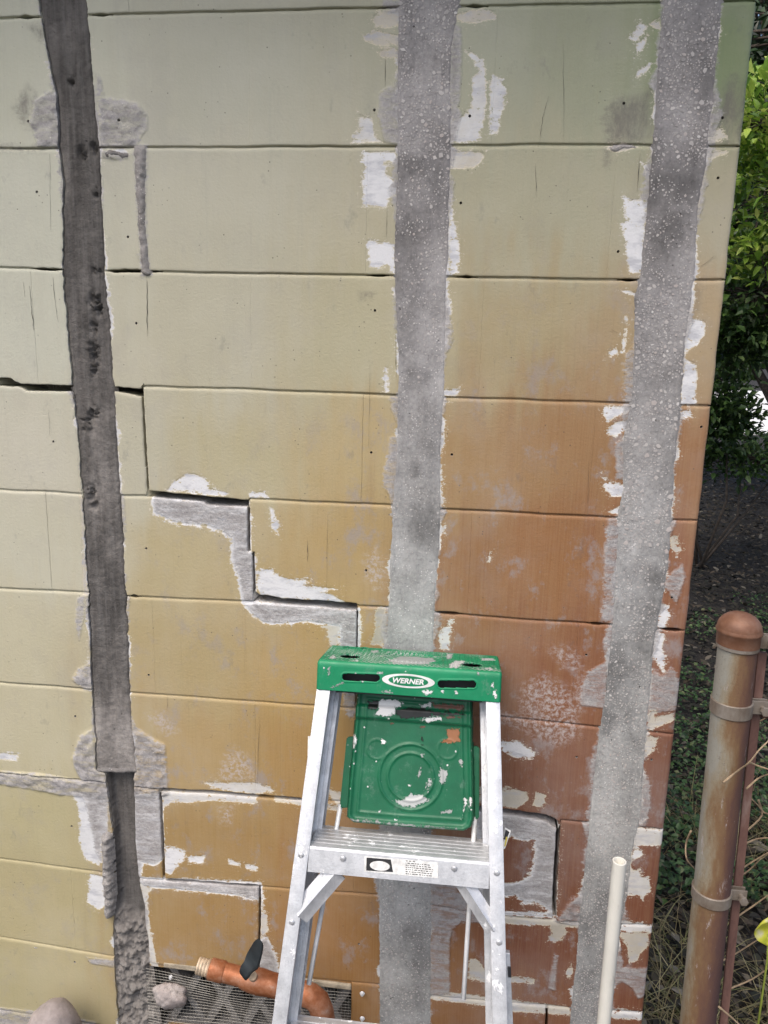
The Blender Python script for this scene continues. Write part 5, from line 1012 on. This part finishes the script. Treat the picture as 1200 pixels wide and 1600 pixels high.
def leafmat(name, stops, rough=.45, trans=.25):
    t = NT(name); c = t.ramp(t.island(), stops); c = t.mix(t.mr(t.noise(40, 3), .3, .7, 0, .25), c, (.02, .04, .012, 1)); t.set('Base Color', c); t.set('Roughness', rough)
    tr = t.n.new('ShaderNodeBsdfTranslucent'); t.l.new(c, tr.inputs[0]); mx = t.n.new('ShaderNodeMixShader'); mx.inputs[0].default_value = trans; t.l.new(t.b.outputs[0], mx.inputs[1]); t.l.new(tr.outputs[0], mx.inputs[2]); t.l.new(mx.outputs[0], t.n['Material Output'].inputs[0]); return t.m
M['leaf_bright'] = leafmat('sunlit_leaf', [(0, (.06, .13, .016, 1)), (.3, (.17, .32, .04, 1)), (.65, (.36, .52, .07, 1)), (1, (.60, .66, .17, 1))], .4, .35)  # sunlight on this shrub is put into the raised leaf greens
M['leaf_mid'] = leafmat('mid_leaf', [(0, (.014, .036, .009, 1)), (.5, (.045, .10, .022, 1)), (.85, (.11, .20, .04, 1)), (1, (.22, .31, .11, 1))])
M['leaf_dark'] = leafmat('dark_leaf', [(0, (.008, .018, .008, 1)), (.6, (.018, .042, .014, 1)), (1, (.045, .085, .025, 1))], .4)
M['ivy'] = leafmat('ground_ivy_leaf', [(0, (.014, .034, .010, 1)), (.5, (.040, .090, .022, 1)), (.85, (.085, .155, .045, 1)), (1, (.16, .17, .07, 1))])
M['litter'] = leafmat('dead_leaf', [(0, (.010, .007, .006, 1)), (.5, (.028, .020, .014, 1)), (.85, (.07, .048, .032, 1)), (1, (.17, .15, .12, 1))], .8, .05)
M['drygrass'] = leafmat('dry_grass_blade', [(0, (.10, .085, .04, 1)), (.5, (.24, .185, .09, 1)), (.8, (.14, .16, .05, 1)), (1, (.40, .33, .18, 1))], .7, .15)
M['bark'] = simple('grey_bark', (.075, .058, .045), .9, 0, .4, 40, .004, 60).m
M['vine'] = simple('dry_vine_stem', (.30, .22, .14), .8, 0, .3, 60).m
def add_leaf(V, F, p, d, n, L, w, fold=.25):
    d = d.normalized(); s = d.cross(n)
    if s.length < 1e-4: s = Vector((1, 0, 0))
    s.normalize(); n = s.cross(d); b = len(V)
    V += [p, p+d*L*.35+s*w*.5+n*w*fold, p+d*L*.35, p+d*L*.35-s*w*.5+n*w*fold, p+d*L*.72+s*w*.36+n*w*fold*.5-n*L*.04, p+d*L*.72-n*L*.05, p+d*L*.72-s*w*.36+n*w*fold*.5-n*L*.04, p+d*L-n*L*.12]
    F += [(b, b+1, b+2), (b, b+2, b+3), (b+1, b+4, b+5, b+2), (b+2, b+5, b+6, b+3), (b+4, b+7, b+5), (b+5, b+7, b+6)]
def rv(r): 
    while True:
        v = Vector((r.uniform(-1, 1), r.uniform(-1, 1), r.uniform(-1, 1)))
        if .05 < v.length < 1: return v
def shrub(name, base, clumps, mat, size, label, cat, group=None, seed=1, trunk=.02, stems=3):
    """clumps: (centre, radii, twigs, leaves per twig)"""
    r = random.Random(seed); root = empty(name, base, label, cat, group); V = []; F = []; bw = bmesh.new(); base = Vector(base)
    for (c, rad, nt, nl) in clumps:
        c = Vector(c); mid = (base+c)/2+Vector((r.uniform(-.1, .1), r.uniform(-.1, .1), 0)); tube(bw, [base+Vector((r.uniform(-.05, .05), r.uniform(-.05, .05), 0)), mid, c], [trunk, trunk*.8, trunk*.5], 7)
        for k in range(nt):
            v = rv(r); v = v.normalized()*(v.length**.45); tip = c+Vector((v.x*rad[0], v.y*rad[1], v.z*rad[2])); out = (tip-c).normalized()
            if k % 3 == 0: tube(bw, [c+(tip-c)*.15, c+(tip-c)*.6+Vector((0, 0, -.02)), tip], [trunk*.3, trunk*.2, .0018], 5, False)
            for j in range(nl):
                p = tip+rv(r)*size*1.9; d = (out*.6+rv(r)+Vector((0, 0, .25))); n = Vector((r.uniform(-.6, .6), r.uniform(-.9, .3), 1)); L = size*r.uniform(.6, 1.25); add_leaf(V, F, p, d, n, L, L*r.uniform(.42, .6))
    mesh_obj('crown', V, F, mat, root); bm_obj('trunk', bw, M['bark'], root, True); return root
def c_(px, py, Y): return at(px, py, Y)
b1_ = c_(1420, 700, 2.3); shrub('shrub', (b1_.x, 2.3, 0), [(c_(1205, 190, 2.1), (.24, .22, .17), 150, 9), (c_(1245, 300, 2.2), (.36, .3, .28), 150, 8), (c_(1330, 180, 2.3), (.45, .35, .4), 120, 8), (c_(1190, 395, 2.15), (.14, .16, .07), 50, 8), (c_(1420, 420, 2.4), (.5, .4, .5), 100, 8)], M['leaf_bright'], .050, 'bright yellow-green leafy shrub past the upper wall corner', 'shrub', None, 3, .010)
b2_ = c_(1400, 720, 3.4); shrub('shrub', (b2_.x, 3.6, 0), [(c_(1190, 320, 3.3), (.35, .35, .28), 150, 8), (c_(1180, 460, 3.4), (.36, .35, .28), 260, 9), (c_(1150, 525, 3.5), (.26, .3, .13), 130, 8), (c_(1330, 400, 3.6), (.6, .5, .7), 160, 8)], M['leaf_mid'], .060, 'dark green broadleaf shrub overhanging beside the middle of the wall', 'shrub', None, 5, .012)
b3_ = c_(1130, 710, 4.6); shrub('shrub', (b3_.x, 4.8, 0), [(c_(1118, 600, 4.6), (.24, .3, .36), 230, 9), (c_(1135, 665, 4.7), (.18, .3, .18), 120, 8), (c_(1160, 715, 4.9), (.5, .3, .12), 140, 7), (c_(1230, 715, 5.2), (.45, .3, .10), 80, 7), (c_(1060, 600, 4.8), (.4, .4, .5), 80, 7)], M['leaf_mid'], .062, 'low dark shrub on the leaf litter below the bright road gap', 'shrub', None, 8, .012)
b4_ = c_(1290, 715, 8.5); shrub('tree', (b4_.x+.2, 8.6, 0), [(c_(1180, 330, 8.5), (1.2, .9, 1.3), 520, 9), (c_(1200, 120, 8.8), (1.6, 1.0, 1.3), 520, 9), (c_(1110, 450, 8.8), (1.1, .9, .75), 260, 9), (c_(1290, 420, 9.2), (1.4, 1.2, 1.2), 300, 9), (c_(1180, -60, 9.0), (2.0, 1.2, 1.4), 420, 9), (c_(1040, 250, 9.2), (1.5, 1.2, 1.8), 260, 9)], M['leaf_dark'], .13, 'tall dark tree filling the background behind the shrubs', 'tree', None, 11, .08)
# overhanging dark canopy of the next tree keeps the litter in shade
shrub('tree', (3.9, 6.4, 0), [((3.4, 6.0, 3.6), (1.7, 1.5, .7), 420, 8), ((4.9, 7.2, 3.3), (1.6, 1.5, .8), 320, 8), ((2.6, 4.6, 3.9), (1.1, 1.1, .5), 200, 8)], M['leaf_dark'], .13, 'dark tree whose canopy shades the leaf litter right of the frame', 'tree', None, 14, .09)

def in_view_ground(r, y0, y1, pw=1.):
    Y = y0+(y1-y0)*r.random()**pw; xa = atg(1000, 900).x if False else (.43 if Y < .2 else .43+(Y-.0)*.245); xb = (Y+1.36)*.47+.35; return r.uniform(xa-.05, xb), Y
V = []; F = []; r = random.Random(21)
for k in range(15000):
    x, y = in_view_ground(r, .3, 13.5, 1.15); L = r.uniform(.018, .05)*(1+y*.05); d = Vector((r.uniform(-1, 1), r.uniform(-1, 1), r.uniform(-.15, .3))); add_leaf(V, F, Vector((x, y, r.uniform(.0, .03))), d, Vector((r.uniform(-.5, .5), r.uniform(-.5, .5), 1)), L, L*.5, r.uniform(-.3, .4))
tag(mesh_obj('leaf_litter', V, F, M['litter']), 'dark fallen leaves covering the ground beyond the wall', 'leaf litter', None, 'stuff')
V = []; F = []
for k in range(9000):
    x, y = in_view_ground(r, .75, 3.9, 1.2)
    if float(fbm(np.array([x*2.3]), np.array([y*2.3]), 3, 4)[0]) < .47+.06*(y > 2.2): continue
    L = r.uniform(.012, .030); z = r.uniform(.01, .10); d = Vector((r.uniform(-1, 1), r.uniform(-1, 1), r.uniform(-.3, .4))); add_leaf(V, F, Vector((x, y, z)), d, Vector((r.uniform(-.5, .5), r.uniform(-.7, .3), 1)), L, L*.7)
tag(mesh_obj('ground_cover', V, F, M['ivy']), 'small green creeping leaves growing along the wall end', 'ground cover', None, 'stuff')
V = []; F = []
def blade(V, F, p, d, L, w, droop):
    b = len(V); s = d.cross(Vector((0, 0, 1)))
    s = (s if s.length > 1e-3 else Vector((1, 0, 0))).normalized()*w; q = p
    for k in range(5):
        t_ = k/4; q = p+d*L*t_+Vector((0, 0, -droop*L*t_*t_)); V += [q+s*(1-t_*.8), q-s*(1-t_*.8)]
    F += [(b+2*k, b+2*k+1, b+2*k+3, b+2*k+2) for k in range(4)]
for k in range(4200):
    y = r.uniform(-.1, 1.35); x = r.uniform(.44, 1.0+y*.5)
    if float(fbm(np.array([x*3.1]), np.array([y*3.1]), 3, 6)[0]) < .40: continue
    d = Vector((r.uniform(-1, 1), r.uniform(-1, 1), r.uniform(.15, 1.1))).normalized(); blade(V, F, Vector((x, y, 0)), d, r.uniform(.08, .30), r.uniform(.0009, .0022), r.uniform(.2, .9))
tag(mesh_obj('dry_grass', V, F, M['drygrass']), 'tangled dry grass around the foot of the fence post', 'grass', None, 'stuff')
# dry vine on the fence
VINE = empty('dry_vine', (.62, -.15, 0), 'thin dry brown vine stems tangled across the rusty fence post', 'vine')
for pts, y in (([(1130, 1223), (1152, 1205), (1171, 1191), (1186, 1172), (1204, 1155)], -.235), ([(1171, 1191), (1185, 1197), (1204, 1203)], -.235), ([(1166, 1233), (1185, 1216), (1204, 1209)], -.19), ([(1165, 1318), (1182, 1311), (1204, 1309)], -.15), ([(1139, 1371), (1170, 1350), (1204, 1330)], -.14), ([(1147, 1374), (1170, 1360), (1189, 1341)], -.13), ([(1080, 1298), (1072, 1318), (1073, 1342), (1086, 1358)], -.10), ([(1139, 1441), (1176, 1416), (1204, 1396)], -.14), ([(1157, 1306), (1191, 1273), (1174, 1248)], -.12), ([(1123, 1573), (1150, 1596), (1165, 1612)], -.21), ([(1185, 1250), (1192, 1268), (1204, 1272)], -.12), ([(1110, 1510), (1150, 1490), (1204, 1455)], -.05), ([(1140, 1545), (1175, 1530), (1204, 1510)], -.08), ([(1170, 1094), (1186, 1096), (1204, 1094)], -.15), ([(1165, 1150), (1180, 1132), (1204, 1118)], -.10)):
    q = [at(a, b, y+.01*math.sin(i*2.1)) for i, (a, b) in enumerate(pts)]; sm = []
    for i in range(len(q)-1):
        for k in range(4):
            t_ = k/4; p0_, p1_, p2_, p3_ = q[max(i-1, 0)], q[i], q[i+1], q[min(i+2, len(q)-1)]
            sm.append(.5*((2*p1_)+(p2_-p0_)*t_+(2*p0_-5*p1_+4*p2_-p3_)*t_**2+(3*p1_-p0_-3*p2_+p3_)*t_**3))
    sm.append(q[-1]); bm = bmesh.new(); n_ = len(sm); tube(bm, sm, [.0019-.0009*i/n_ for i in range(n_)], 6); bm_obj('stem', bm, M['vine'], VINE, True)
# single yellowing leaf at the edge
t = NT('yellowing_leaf'); t.set('Base Color', t.ramp(t.noise(40, 4, .6), [(.3, (.30, .36, .03, 1)), (.5, (.50, .50, .05, 1)), (.72, (.52, .50, .36, 1))])); t.set('Roughness', .5)
lc = at(1201, 1447, -.12); WP = empty('seedling', (lc.x, -.12, 0), 'seedling with one curled yellow-green leaf by the rusty bar', 'plant')
bm = bmesh.new(); n1_ = 14; rows = []
for i in range(9):
    for_row = []
    for k in range(n1_+1):
        a = i/8; u = (k/n1_-.5)*2; w = .026*math.sqrt(max(0, 1-(2*a-1)**2))*(1+.12*math.sin(u*7)); for_row.append(bm.verts.new(lc+Vector((u*w, -.006*u*u+.004*math.sin(a*6), (a-.5)*.052-.010*u*u))))
    rows.append(for_row)
for a, b in zip(rows, rows[1:]):
    for k in range(n1_): bm.faces.new((a[k], a[k+1], b[k+1], b[k]))
o = bm_obj('leaf_blade', bm, t.m, WP, True); o.modifiers.new('t', 'SOLIDIFY').thickness = .0006
bm = bmesh.new(); tube(bm, [lc+Vector((.002, .002, -.018)), lc+Vector((.008, .004, -.07)), Vector((lc.x+.01, -.12, 0))], [.0016, .0018, .0024], 7); bm_obj('stalk', bm, simple('green_stalk', (.25, .30, .05), .6).m, WP, True)

# empties stand at the base of their things, parts stay where they were written
for e in EMPTIES:
    inv = Matrix.Translation(-Vector(e.location))
    for ch in e.children: ch.matrix_parent_inverse = inv
